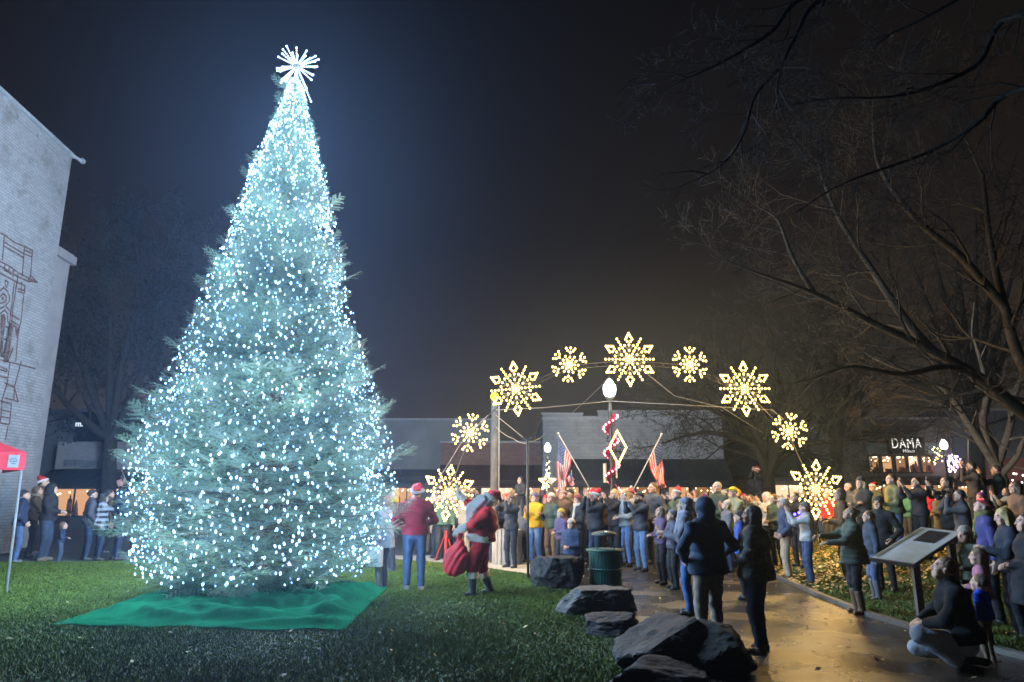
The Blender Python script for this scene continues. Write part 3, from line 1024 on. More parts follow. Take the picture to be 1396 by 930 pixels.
    hc = {'short': [('e', (0, -.024, .040), (.082, .092, .090))], 'long': [('e', (0, -.026, .035), (.088, .098, .096)), ('c', (-.068, -.03, .0), (-.078, -.02, -.16), .034, .03, .03), ('c', (.068, -.03, .0), (.078, -.02, -.16), .034, .03, .03), ('c', (0, -.075, .0), (0, -.085, -.22), .058, .06, .04)],
          'bob': [('e', (0, -.026, .035), (.088, .096, .094)), ('c', (-.07, -.02, .0), (-.07, -.01, -.08), .03, .024, .03), ('c', (.07, -.02, .0), (.07, -.01, -.08), .03, .024, .03), ('c', (0, -.07, 0), (0, -.07, -.09), .06, .045, .03)],
          'bun': [('e', (0, -.024, .04), (.083, .093, .09)), ('e', (0, -.10, .09), (.04, .04, .04))],
          'tail': [('e', (0, -.024, .04), (.083, .093, .09)), ('c', (0, -.11, .05), (0, -.14, -.12), .028, .016)]}
    cutf = [((0, .052, .048), Vector((0, .80, -.60)).normalized())]
    if hair != 'bald' and hood is not True:
        pr = list(hc[hair])
        if hair in ('long', 'bob'):
            headpiece('hair', pr + [('-', (0, .082, -.03), (.062, .075, .085), .01)], hairm, warp=lambda P: .003 * np.sin(P[..., 0] * 120))
        else:
            headpiece('hair', pr, hairm, clips=cutf, warp=lambda P: .003 * np.sin(P[..., 0] * 150) * np.sin(P[..., 1] * 120))
    if beard is not None:
        headpiece('beard', [('c', (-.045, .045, -.06), (0, .075, -.11), .032, .04, .03), ('c', (.045, .045, -.06), (0, .075, -.11), .032, .04, .03)], mat('hair', beard, .8, var=.1, bump=.8, bscale=80))
    if hood is True:
        V, Q = field_mesh([('e', headc + up * .02 - fy * .02, (.115, .128, .13), Rt), ('c', headc - up * .05 - fy * .05, neck - fy * .04, .085, .10, .05), ('c', neck - ax * .05, neck + ax * .05, .085, .085, .04),
                           ('-', headc + fy * .13 - up * .0, (.075, .09, .095), .02)], min(res, .016), warp=fold(.006, 40, 20))
        mk('hood', V, [tuple(q) for q in Q.tolist()], None, [tm], root)
    hatm = mat('hat_knit', hatc, .9, var=.12, bump=.5, bscale=60) if hat else None
    def keep_above(z, tilt=0): return [((0, 0, z), (0, tilt, -1))]
    if hat == 'beanie' or hat == 'pom':
        h_ = headpiece('hat', [('e', (0, -.022, .052), (.092, .104, .094))], hatm, clips=keep_above(.035, .12), warp=lambda P: -.002 * np.cos(P[..., 0] * 140))
        headpiece('hat_cuff', [('c', Vector((math.cos(t) * .080, math.sin(t) * .092 - .018, .050 + .010 * math.sin(t))), Vector((math.cos(t + .35) * .080, math.sin(t + .35) * .092 - .018, .050 + .010 * math.sin(t + .35))), .019, .019) for t in np.arange(0, 6.2, .35)], hatm)
        if hat == 'pom': headpiece('pompom', [('e', (0, -.03, .165), (.035, .035, .035))], mat('white_fur', (.75, .73, .7), .95, bump=.3, bscale=70))
    if hat == 'cap':
        headpiece('cap', [('e', (0, -.018, .050), (.090, .104, .082)), ('c', (-.03, .085, .052), (.03, .085, .052), .012, .012), ('e', (0, .115, .048), (.072, .066, .010), None, .01)], hatm, clips=keep_above(.030))
    if hat == 'red':
        fur = mat('white_fur', (.78, .76, .74), .95, var=.05, bump=.3, bscale=70)
        sd = random.choice((-1, 1)) if extra is None else extra
        redm = mat('red_felt', (.42, .018, .022), .85, var=.12, bump=.3)
        headpiece('hat', [('e', (0, -.022, .052), (.090, .102, .094)), ('c', (0, -.03, .10), (sd * .035, -.08, .155), .066, .040, .04), ('c', (sd * .035, -.08, .155), (sd * .09, -.12, .10), .040, .018, .03)], redm, clips=keep_above(.035, .1))
        headpiece('hat_brim', [('c', Vector((math.cos(t) * .082, math.sin(t) * .094 - .018, .052 + .012 * math.sin(t))), Vector((math.cos(t + .35) * .082, math.sin(t + .35) * .094 - .018, .052 + .012 * math.sin(t + .35))), .024, .024) for t in np.arange(0, 6.2, .35)], fur)
        headpiece('pompom', [('e', (sd * .10, -.13, .08), (.034, .034, .034))], fur)
    if hat == 'band':
        headpiece('headband', [('c', Vector((math.cos(t) * .084, math.sin(t) * .097 - .02, .045)), Vector((math.cos(t + .35) * .084, math.sin(t + .35) * .097 - .02, .045)), .017, .017) for t in np.arange(0, 6.2, .35)], hatm)
    if scarf:
        V, Q = field_mesh([('c', neck + up * .05 + ax * math.cos(t) * .075 + fy * math.sin(t) * .075, neck + up * .05 + ax * math.cos(t + .5) * .075 + fy * math.sin(t + .5) * .075, .038, .038) for t in np.arange(0, 6.2, .5)] + [('c', neck + fy * .09, neck + fy * .15 - up * .25, .035, .04)], .016)
        mk('scarf', V, [tuple(q) for q in Q.tolist()], None, [cmat('scarf_knit', scarf)], root)
    root.scale = (S, S, S)
    root.location = loc; root.rotation_euler = (0, 0, R(face))
    tag(root, label, 'person', group)
    Wm = Matrix.Translation(loc) @ Matrix.Rotation(R(face), 4, 'Z') @ Matrix.Scale(S, 4)
    info = dict(root=root, W=Wm, haR=haR, haL=haL, headc=headc, neck=neck, pel=pel, shR=shR, shL=shL, knR=knR, knL=knL, anR=anR, anL=anL, up=up, fy=fy, elR=elR, elL=elL)
    PERSONS.append(info)
    return info

phone_case = None
def phone(P, label, lit=(.35, .5, .9), strength=0, flash=False, high=False, group=None):
    """phone held by P, screen towards its face"""
    W = P['W']
    a = (P['haR'] + P['haL']) / 2 if not high else P['haR']
    c = a + Vector((0, .03, .10)) if not high else a + Vector((0, .02, .12))
    eye = P['headc']
    y = (c - eye).normalized()
    Fm = frame_from(y)
    M = W @ Matrix.Translation(c) @ Fm.to_4x4()
    o = empty('phone', (0, 0, 0), 0, label, 'phone', group)
    o.matrix_world = M
    m = MB(); m.box((0, 0, 0), (.078, .009, .156)); m.build('case', mat('phone_case', (.02, .02, .025), .3), o)
    s = MB(); s.box((0, -.0056, 0), (.068, .002, .14)); s.build('screen', emat('phone_screen', lit, strength) if strength else mat('phone_screen_dark', (.02, .02, .03), .15), o)
    m = MB(); m.lathe([(.008, 0), (.008, .003)], 8, Matrix.Translation((.022, .0045, .058)) @ Matrix.Rotation(-PI / 2, 4, 'X'))
    m.build('lens', emat('phone_flash', (1, .97, .9), 60.0) if flash else mat('lens_glass', (.03, .03, .04), .1), o)
    return o

def head_turn_to(x, y, target=(-4.3, 12.2)):
    """heading in degrees that faces the fir"""
    dx, dy = target[0] - x, target[1] - y
    return math.degrees(math.atan2(-dx, dy))
# ------------------------------------------------------------------ buildings
def brick_mat(name, c1, c2, mortar, scale, rough=.85, bump=.4, dirt=None, dirt_amt=.5, off=(0, 0, 0), rot=(PI / 2, 0, 0), swap=False, bw=.22, rh=.075):
    m = bpy.data.materials.new(name); m.use_nodes = True
    nt = m.node_tree; b = nt.nodes['Principled BSDF']
    tc = nt.nodes.new('ShaderNodeTexCoord'); sp = nt.nodes.new('ShaderNodeSeparateXYZ'); cb = nt.nodes.new('ShaderNodeCombineXYZ')
    nt.links.new(tc.outputs['Object'], sp.inputs[0])
    nt.links.new(sp.outputs['Y' if swap else 'X'], cb.inputs[0]); nt.links.new(sp.outputs['Z'], cb.inputs[1])
    br = nt.nodes.new('ShaderNodeTexBrick')
    br.inputs['Scale'].default_value = 1; br.inputs['Brick Width'].default_value = bw; br.inputs['Row Height'].default_value = rh
    br.inputs['Mortar Size'].default_value = .008; br.inputs['Bias'].default_value = 0
    br.inputs['Color1'].default_value = lin(c1); br.inputs['Color2'].default_value = lin(c2); br.inputs['Mortar'].default_value = lin(mortar)
    nt.links.new(cb.outputs[0], br.inputs['Vector'])
    last = br.outputs['Color']
    if dirt:
        nz = nt.nodes.new('ShaderNodeTexNoise'); nz.inputs['Scale'].default_value = 1.1; nz.inputs['Detail'].default_value = 10; nz.inputs['Roughness'].default_value = .72
        nt.links.new(tc.outputs['Object'], nz.inputs['Vector'])
        mr = nt.nodes.new('ShaderNodeMapRange'); mr.inputs[1].default_value = .50; mr.inputs[2].default_value = .70; mr.inputs[4].default_value = dirt_amt
        nt.links.new(nz.outputs['Fac'], mr.inputs[0])
        mx = nt.nodes.new('ShaderNodeMix'); mx.data_type = 'RGBA'
        nt.links.new(mr.outputs[0], mx.inputs['Factor']); nt.links.new(last, mx.inputs['A']); mx.inputs['B'].default_value = lin(dirt)
        last = mx.outputs['Result']
    nt.links.new(last, b.inputs['Base Color']); b.inputs['Roughness'].default_value = rough
    bp = nt.nodes.new('ShaderNodeBump'); bp.inputs['Strength'].default_value = bump; bp.inputs['Distance'].default_value = .012; bp.invert = True
    nt.links.new(br.outputs['Fac'], bp.inputs['Height']); nt.links.new(bp.outputs[0], b.inputs['Normal'])
    return m

# ---- painted brick wall on the left: plane running away from the camera
WD = Vector((-.105, 1, 0)).normalized()
WC = Vector((-14.45, 20.6, 0))                      # far lower corner
WN = Vector((WD.y, -WD.x, 0))                       # faces the lawn (+X)
def wall_pt(px, py, off=0.0):
    d = ray(px, py); o = Vector((0, 0, CAMZ)); c = WC + WN * off
    t = (c - o).dot(WN) / d.dot(WN)
    return o + d * t
wrot = math.atan2(WD.y, WD.x) - PI / 2
ztop = wall_pt(98, 215).z
white_brick = brick_mat('painted_brick', (.27, .27, .265), (.22, .22, .22), (.16, .165, .17), 1, dirt=(.10, .085, .075), dirt_amt=.8, bump=1.0, swap=True, rh=.085, bw=.26)
wb = empty('painted_brick_building', WC, wrot, 'tall old white painted brick building with brown line mural, at the left edge', 'building')
L = 13.0
m = MB(); m.box2((-9, -L, 0), (0, 0, ztop)); m.build('wall', white_brick, wb)
m = MB(); zl = wall_pt(43, 501).z; m.box2((.002, -L, 0), (.10, .22, zl)); m.build('lower_wall', white_brick, wb)
m = MB(); m.box2((-9.2, -L, ztop + .002), (.10, .08, ztop + .10)); m.build('coping', mat('coping_metal', (.25, .27, .28), .5, bump=.2), wb)
rm = MB()
for i in range(26):
    y = -L + i * .5
    rm = MB(); rm.box2((.0, y + .05, ztop - .32), (.045, y + .30 + .12 * (i % 3), ztop - .18)); rm.build('corbel_brick', white_brick, wb)
m = MB(); m.tube([(.02, -.25, ztop + .02), (.16, .05, ztop + .0), (.22, .15, ztop - .05)], .05, 8)
m.lathe([(.05, -.05), (.09, -.05), (.09, .05), (.05, .05)], 10, Matrix.Translation((.24, .18, ztop - .02)) @ Matrix.Rotation(PI / 2, 4, 'X'))
m.build('floodlight', mat('grey_metal', (.3, .32, .33), .4, .3), wb)
# mural: thin painted strokes; drawn in the zoomed coordinates of the photograph (scale 3.1, offset y 300)
def z2(p): return (p[0] / 3.1, 300 + p[1] / 3.1)
strokes = [
    [(18, 60), (10, 170)], [(0, 55), (18, 62), (60, 95), (103, 112), (137, 130)], [(20, 95), (98, 142), (133, 155)], [(15, 110), (100, 160)], [(103, 112), (98, 180), (92, 240)], [(137, 130), (128, 240)],
    [(100, 125), (135, 142)], [(0, 175), (40, 195), (75, 222), (118, 245), (158, 264)], [(158, 264), (125, 258), (118, 248), (130, 236), (158, 264)], [(0, 195), (75, 240), (125, 262)], [(0, 225), (70, 262), (105, 278)],
    [(20, 190), (18, 215)], [(38, 200), (36, 225)], [(56, 212), (54, 240)], [(75, 222), (72, 262)], [(105, 278), (102, 310), (75, 302)], [(75, 290), (105, 300)], [(100, 310), (88, 430), (80, 458)],
    [(72, 262), (55, 360), (48, 440)], [(60, 262), (44, 400)], [(48, 402), (84, 422)], [(44, 425), (82, 448), (78, 458), (44, 440)], [(80, 458), (72, 520), (66, 600)], [(48, 440), (38, 540), (32, 600)], [(40, 440), (28, 600)],
    [(0, 300), (15, 285), (30, 300), (40, 325), (38, 345), (22, 362), (6, 372)], [(0, 325), (12, 310), (24, 320), (26, 338), (14, 350), (0, 352)], [(0, 375), (22, 362), (42, 385), (44, 410), (36, 440), (22, 600)], [(0, 395), (20, 380), (32, 398), (32, 430), (16, 600)],
    [(0, 440), (34, 455)], [(0, 500), (26, 505)], [(0, 590), (35, 600), (70, 608), (148, 628)], [(0, 620), (30, 632), (28, 642), (0, 632)], [(42, 600), (30, 690), (5, 770)], [(20, 690), (60, 706), (76, 768), (20, 752)], [(60, 706), (58, 765)], [(72, 600), (60, 706)],
    [(0, 765), (48, 778), (42, 835), (38, 865), (0, 858)], [(8, 770), (0, 860)], [(0, 800), (44, 812)], [(0, 830), (42, 838)], [(34, 868), (22, 930)], [(22, 255), (34, 262), (28, 285), (20, 272), (22, 255)], [(8, 455), (0, 560)], [(0, 660), (28, 668)], [(70, 262), (64, 300)], [(92, 262), (88, 300)]]
mm = MB(); mm.mi = 0
Wi = (Matrix.Translation(WC) @ Matrix.Rotation(wrot, 4, 'Z')).inverted()
for st in strokes:
    base_off = .006
    pts_ = []
    for p in st:
        q = wall_pt(*z2(p), 0)
        q = wall_pt(*z2(p), .106) if q.z < zl else q
        pts_.append(Wi @ q)
    for a, b_ in zip(pts_, pts_[1:]):
        d = b_ - a; ln = d.length
        if ln < .01: continue
        ang = math.atan2(d.z, d.y)
        w = .022
        M = Matrix.Translation((max(a.x, b_.x) + .005, (a.y + b_.y) / 2, (a.z + b_.z) / 2)) @ Matrix.Rotation(ang, 4, 'X')
        mm.box((0, 0, 0), (.004, ln + .02, w * 2), 0, M)
# filled dark red panes of the painted window
for poly in ([(2, 400), (18, 396), (24, 420), (14, 500), (0, 500)], [(0, 508), (14, 508), (8, 590), (0, 590)], [(20, 205), (34, 212), (32, 224), (18, 216)], [(40, 216), (52, 224), (50, 236), (38, 228)], [(62, 455), (78, 462), (72, 500), (66, 490)], [(0, 742), (30, 750), (30, 764), (0, 756)], [(4, 330), (10, 322), (18, 330), (10, 342)]):
    q = [Wi @ wall_pt(*z2(p)) for p in poly]
    mm.add([(.007, p.y, p.z) for p in q], [tuple(range(len(q)))])
mm.build('painted_mural', mat('mural_brown', (.06, .03, .025), .85, scale=7, color2=(.19, .14, .13), cthr=(.45, .75)), wb)

# ---- grey pilaster of the next building
pz = at(95, 352, 21.6).z
pc = WC + WD * .95 + WN * .30
pl = empty('grey_pilaster', pc, wrot, 'plain grey plastered pilaster with a cap beside the white brick building', 'pilaster')
m = MB(); m.box2((-1.9, -.62, 0), (-.80, .75, pz)); m.build('shaft', mat('grey_plaster', (.22, .21, .21), .85, var=.12, scale=1.5, bump=.4, bscale=12), pl)
m = MB(); m.box2((-2.0, -.74, pz + .002), (-.66, .88, pz + .28)); m.box2((-1.95, -.68, pz + .283), (-.73, .8, pz + .34)); m.build('cap', mat('grey_plaster', (.22, .21, .21), .85, var=.12, scale=1.5, bump=.4, bscale=12), pl)

# ---- generic helpers for the far shop fronts
def X_at(px, Y, py=668): return at(px, py, Y).x
def Z_at(py, Y, px=698): return at(px, py, Y).z
warm_glow = [emat('shop_interior_glow', (1.0, .52, .24), .75), emat('shop_interior_glow', (1.0, .45, .20), .36), emat('shop_interior_glow', (1.0, .66, .40), 1.25)]
dark_glass = mat('dark_glass', (.02, .022, .025), .12, var=.05)
frame_dk = mat('window_frame_paint', (.03, .03, .03), .5)

def lit_window(parent, x0, x1, z0, z1, y, panes=2, glow=0, stuff=True, seed=0):
    """recessed lit shop window with frame, glowing pane and goods"""
    rg = random.Random(seed)
    f = MB(); t = .06
    f.box2((x0, y - .06, z0), (x0 + t, y, z1)); f.box2((x1 - t, y - .06, z0), (x1, y, z1)); f.box2((x0 + t, y - .058, z1 - t), (x1 - t, y, z1)); f.box2((x0 + t, y - .058, z0), (x1 - t, y, z0 + t))
    for i in range(1, panes):
        xx = x0 + (x1 - x0) * i / panes; f.box2((xx - .03, y - .055, z0 + t), (xx + .03, y, z1 - t))
    fr = f.build('window', frame_dk, parent)
    g = MB(); g.box2((x0 + t, y + .01, z0 + t), (x1 - t, y + .02, z1 - t)); g.build('lit_pane', warm_glow[glow], fr)  # flat glowing sheet stands in for the light of the shop interior
    if stuff:
        s = MB()
        n = max(3, int((x1 - x0) / .45))
        for i in range(n):
            xx = x0 + .2 + (x1 - x0 - .4) * (i + rg.uniform(.1, .9)) / n; h = rg.uniform(.2, .75) * (z1 - z0)
            w = rg.uniform(.08, .22)
            kd = rg.randrange(4)
            if kd == 0: s.box((xx, y - .14, z0 + .06 + h * .3), (w * 1.8, .08, h * .6), 0)
            elif kd == 1: s.lathe([(w * .8, 0), (w * .9, h * .5), (w * .75, h * .72), (w * .25, h * .78), (w * .32, h * .86), (.01, h * .92)], 7, None, (xx, y - .15, z0 + .06))
            elif kd == 2: s.lathe([(w, 0), (w * .65, h * .3), (w * .8, h * .31), (w * .4, h * .6), (w * .5, h * .61), (.01, h)], 7, None, (xx, y - .15, z0 + .06))
            else:
                s.box((xx, y - .13, z0 + .06 + h * .12), (w * 2.4, .1, h * .24), 0); s.box((xx + .03, y - .13, z0 + .062 + h * .36), (w * 1.3, .09, h * .22), 0)
        s.build('window_goods', mat('shop_goods', (.16, .07, .05), .7, var=.8, scale=3), fr)
        l = MB(); l.smooth = True
        for i in range(n * 2):
            l.ball((rg.uniform(x0 + .1, x1 - .1), y - .08, z1 - rg.uniform(.08, .35)), .035, 5, 4)
        o = l.build('window_lights', emat('warm_window_bulb', (1, .8, .5), 12.0), fr); o['kind'] = 'stuff'
    return fr

def building(name, px0, px1, Y, py_top, label, wm, depth=12, steps=(), trim=None):
    x0, x1 = X_at(px0, Y), X_at(px1, Y); zt = Z_at(py_top, Y)
    e = empty(name, (0, Y, 0), 0, label, 'building')
    m = MB(); m.box2((x0, 0, 0), (x1, depth, zt))
    m.build('wall', wm, e)
    c = MB(); c.box2((x0 - .06, -.08, zt + .002), (x1 + .06, depth, zt + .12))
    for (a, b_, py) in steps:
        z2_ = Z_at(py, Y); sx0, sx1 = X_at(a, Y), X_at(b_, Y)
    c.build('coping', trim or mat('pale_coping', (.35, .34, .33), .7), e)
    return e, x0, x1, zt

grey_brick = brick_mat('grey_painted_brick', (.33, .32, .30), (.29, .28, .265), (.22, .21, .20), 1, dirt=(.09, .085, .08), dirt_amt=.5, rh=.2, bw=.6)
red_brick = brick_mat('red_brick', (.26, .12, .085), (.20, .085, .065), (.20, .17, .15), 1, dirt=(.06, .04, .03), dirt_amt=.4, rh=.14, bw=.42)
grey_plas = mat('grey_stucco', (.22, .215, .21), .85, var=.12, scale=.6, bump=.3)
awn_dk = mat('dark_awning', (.028, .032, .034), .7, var=.2, bump=.3)
awn_red = mat('maroon_awning', (.05, .015, .018), .75, var=.2)

def awning(parent, x0, x1, zt, zb, proj, m, val=.35, ribs=True):
    a = MB()
    a.add([(x0, -.02, zt), (x1, -.02, zt), (x1, -proj, zb), (x0, -proj, zb), (x0, -.02, zt - .05), (x1, -.02, zt - .05), (x1, -proj, zb - .05), (x0, -proj, zb - .05)],
          [(0, 3, 2, 1), (4, 5, 6, 7), (0, 1, 5, 4), (1, 2, 6, 5), (2, 3, 7, 6), (3, 0, 4, 7)])
    a.box2((x0, -proj - .02, zb - val), (x1, -proj + .0, zb - .052))
    o = a.build('awning', m, parent)
    if ribs:
        r = MB(); n = int((x1 - x0) / .6)
        for i in range(n + 1):
            xx = x0 + (x1 - x0) * i / n
            r.tube([(xx, -.02, zt + .012), (xx, -proj, zb + .012)], .02, 4)
        r.build('seam', m, o)
    return o

# A: long low stucco block behind the fir and the red hoodie man
bA, x0, x1, zt = building('stucco_shop_block', 440, 672, 44, 573, 'long low grey stucco shop block behind the man in the red hoodie', grey_plas)
awning(bA, x0, x1, Z_at(640, 44), Z_at(650, 43), 1.6, awn_dk)
for i, (a, b_) in enumerate(((535, 575), (600, 625), (640, 668))):
    lit_window(bA, X_at(a, 44), X_at(b_, 44), .5, Z_at(664, 44), -.05, 2, i % 2, seed=i)
# B: red brick shop between the two grey ones
bB, x0, x1, zt = building('red_brick_shop', 600, 741, 43, 604, 'low red brick shop with a maroon awning behind the timber pole', red_brick)
awning(bB, x0, x1, Z_at(634, 43), Z_at(655, 42), 1.4, awn_red)
for i, (a, b_) in enumerate(((610, 650), (655, 700), (705, 738))):
    lit_window(bB, X_at(a, 43), X_at(b_, 43), .5, Z_at(664, 43), -.05, 2, 2 if i == 1 else 0, seed=i + 5)
# sloping roof glimpsed above the red brick shop
# C: stepped parapet building with wide dark awning
YC = 40
eC, x0, x1, zt = building('stepped_parapet_building', 741, 990, YC, 572, 'wide grey brick building with stepped parapet and long dark awning behind the flags', grey_brick)
x2_ = X_at(741, YC)
m = MB()
for (a, b_, py) in ((741, 797, 568.5), (797, 818, 573), (818, 989, 565)):
    m.box2((X_at(a, YC) + .002, -.03, zt - .6), (X_at(b_, YC) - .002, .27, Z_at(py, YC) + .15))
m.build('parapet', grey_brick, eC)
m = MB()
for (a, b_, py) in ((739, 797.5, 568.5), (797.5, 817.5, 573), (817.5, 992, 565)):
    z_ = Z_at(py, YC) + .152
    m.box2((X_at(a, YC), -.07, z_), (X_at(b_, YC), .31, z_ + .09))
m.box2((x0, -.05, Z_at(608, YC)), (x1, -.002, Z_at(608, YC) + .07))
m.build('stone_band', mat('pale_stone', (.33, .32, .30), .8), eC)
m = MB(); m.box2((x0 - .05, -.18, 0), (x0 + .55, -.003, Z_at(628, YC))); m.build('pier', mat('pale_stone', (.33, .32, .30), .8), eC)
awning(eC, x0 + .8, x1, Z_at(626, YC), Z_at(655, YC - 1.5), 1.5, awn_dk)
for i, (a, b_) in enumerate(((752, 790), (793, 815), (830, 860), (866, 900), (910, 940), (945, 985))):
    lit_window(eC, X_at(a, YC), X_at(b_, YC), .6, Z_at(663, YC), -.05, 2, (0, 1, 0, 1, 0, 1)[i], seed=i + 11)
# D: low hipped shingle roof building behind the arch's right foot
YD = 42
eD = empty('shingle_roof_shop', (0, YD, 0), 0, 'dark shop with a big sloping shingle roof behind the right end of the arch', 'building')
x0, x1 = X_at(992, YD), X_at(1178, YD)
m = MB(); m.box2((x0, .6, 0), (x1, 12, Z_at(640, YD))); m.build('wall', mat('tan_stucco', (.22, .19, .15), .8), eD)
m = MB(); zb = Z_at(650, YD); zr = Z_at(588, YD + 4)
m.add([(x0 - .5, -.8, zb), (x1 + .5, -.8, zb), (x1 + .5, 13, zb), (x0 - .5, 13, zb), (x0 + 2.5, 5, zr), (x1 - 2.5, 5, zr)], [(0, 1, 5, 4), (1, 2, 5), (2, 3, 4, 5), (3, 0, 4), (3, 2, 1, 0)])
m.build('roof', brick_mat('shingles', (.05, .055, .045), (.035, .04, .035), (.015, .015, .015), 1, rh=.2, bw=.3, bump=.8), eD)
for i, (a, b_) in enumerate(((1060, 1100), (1106, 1140), (1145, 1172))):
    lit_window(eD, X_at(a, YD), X_at(b_, YD), .5, Z_at(660, YD) + .0, .55, 2, (2, 1, 0)[i], seed=i + 31)
# E: shop with the lit sign
YE = 38
eE, x0, x1, zt = building('sign_shop', 1180, 1306, YE, 572, 'dark grey building carrying the lit DAMA sign over a row of decorated windows', mat('dark_stucco', (.13, .12, .115), .85, var=.15, scale=.7, bump=.3))
m = MB(); m.box2((x0 + .3, -.06, Z_at(619, YE)), (x1 - .5, -.002, Z_at(604, YE))); m.build('fascia', mat('blue_grey_fascia', (.16, .22, .24), .7), eE)
m = MB(); m.box2((x0, -1.5, Z_at(655, YE)), (x1, -.002, Z_at(650, YE))); m.build('awning', mat('dark_timber', (.05, .04, .035), .7), eE)
rg_ = random.Random(4)
for i, a in enumerate((1186.5, 1204.5, 1223, 1240.5, 1259)):
    lit_window(eE, X_at(a, YE), X_at(a + 16, YE), Z_at(645, YE), Z_at(621, YE), -.05, 1, (0, 0, 1, 2, 1)[i], seed=i + 41)
for i, (a, b_) in enumerate(((1190, 1212), (1216, 1246), (1252, 1290))):
    lit_window(eE, X_at(a, YE), X_at(b_, YE), .4, Z_at(660, YE), -.05, 2, (1, 0, 1)[i], seed=i + 51)
sgn = empty('lit_shop_sign', (0, YE - .35, 0), 0, 'black sign board with glowing white DAMA letters above the decorated windows', 'sign')
sx0, sx1, sz0, sz1 = X_at(1213, YE), X_at(1263, YE), Z_at(619.5, YE), Z_at(596.5, YE)
m = MB(); m.box2((sx0, 0, sz0), (sx1, .12, sz1)); m.build('board', mat('sign_black', (.015, .015, .015), .5), sgn)
def text(name, body, size, loc, m, parent, shear=0.0, ext=.01, wid=None, rot=(PI / 2, 0, 0), bold=0.0, align='CENTER'):
    cu = bpy.data.curves.new(name, 'FONT'); cu.body = body; cu.size = size; cu.extrude = ext; cu.offset = bold; cu.shear = shear; cu.space_character = 1.12 if body == 'DAMA' else 1.0; cu.align_x = align; cu.align_y = 'CENTER'; cu.resolution_u = 3
    to = bpy.data.objects.new(name + '_tmp', cu); col.objects.link(to)
    dg = bpy.context.evaluated_depsgraph_get(); dg.update()
    me = bpy.data.meshes.new_from_object(to.evaluated_get(dg))
    bpy.data.objects.remove(to)
    me.materials.clear(); me.materials.append(m)
    o = bpy.data.objects.new(name, me); col.objects.link(o); o.parent = parent; o.location = loc; o.rotation_euler = rot
    if wid:
        w = o.dimensions.x if o.dimensions.x > 0 else 1
        xs_ = [v.co.x for v in me.vertices]; w = max(xs_) - min(xs_); o.scale = (wid / w, 1, 1)
    return o
text('lettering', 'DAMA', (sz1 - sz0) * .86, ((sx0 + sx1) / 2, -.02, sz0 + (sz1 - sz0) * .60), emat('sign_letter_glow', (1, .96, .88), 1.3), sgn, wid=(sx1 - sx0) * .80, bold=-.006)
text('script_lettering', 'Wines', (sz1 - sz0) * .28, ((sx0 + sx1) / 2 + .05, -.02, sz0 + (sz1 - sz0) * .17), emat('sign_script_glow', (.9, .85, .78), .8), sgn, shear=.4)
# F: the brick shop at the right end
eF, x0, x1, zt = building('blue_fascia_shop', 1306.5, 1560, YE + .6, 560, 'building with blue fascia and red brick front behind the forked tree', mat('blue_grey_stucco', (.12, .15, .17), .85, var=.15, scale=.7))
m = MB(); m.box2((x0 + .6, -.06, 0), (x1, -.002, Z_at(623, YE))); m.build('brick_front', red_brick, eF)
for i, (a, b_) in enumerate(((1312, 1345), (1368, 1400))):
    lit_window(eF, X_at(a, YE), X_at(b_, YE), .4, Z_at(662, YE), -.12, 2, i, seed=i + 61)
# colourful string lights on the column beside the sign shop and along the right shop
def bulbs_obj(name, pts_, cols, r, label, cat, group=None, strength=14.0):
    o = empty(name, (0, 0, 0), 0, label, cat, group)
    w = MB()
    for a, b_ in zip(pts_, pts_[1:]): w.tube([a, b_], .008, 3, False)
    w.build('wire', mat('green_wire', (.02, .06, .03), .5), o)
    for ci, c in enumerate(cols):
        mb = MB(); mb.smooth = True
        for i, p in enumerate(pts_):
            if i % len(cols) == ci: mb.ball(p, r * random.uniform(.8, 1.25), 6, 4)
        q = mb.build('bulbs', emat('coloured_bulb', c, strength), o); q['kind'] = 'stuff'
    return o
random.seed(77)
pp = [Vector((X_at(1286, YE) + math.cos(i * .9) * .28 + random.uniform(-.15, .15), YE - 1.2 + math.sin(i * .9) * .2, Z_at(645, YE) + (Z_at(622, YE) - Z_at(645, YE)) * i / 46)) for i in range(47)]
bulbs_obj('column_string_lights', pp, [(1, .45, .65), (.9, .75, 1), (.5, .25, 1), (1, .9, .8)], .05, 'pink and violet string lights wrapped on the column right of the DAMA sign', 'string lights')
pp = [Vector((X_at(1270, YE) + random.uniform(-.25, .25), YE - .9, Z_at(634, YE) + .9 * i / 15)) for i in range(16)]
bulbs_obj('gold_string_lights', pp, [(1, .8, .3)], .04, 'small clump of gold bulbs under the DAMA sign', 'string lights')
pp = [Vector((X_at(1368, YE) + i * .12, YE - .8, Z_at(655, YE) + .25 * math.sin(i * 1.3) + .1 * (i % 3))) for i in range(30)]
bulbs_obj('pink_string_lights', pp, [(1, .5, .6), (1, .85, .75)], .045, 'wavy pink string lights on the shop front at the right edge', 'string lights')

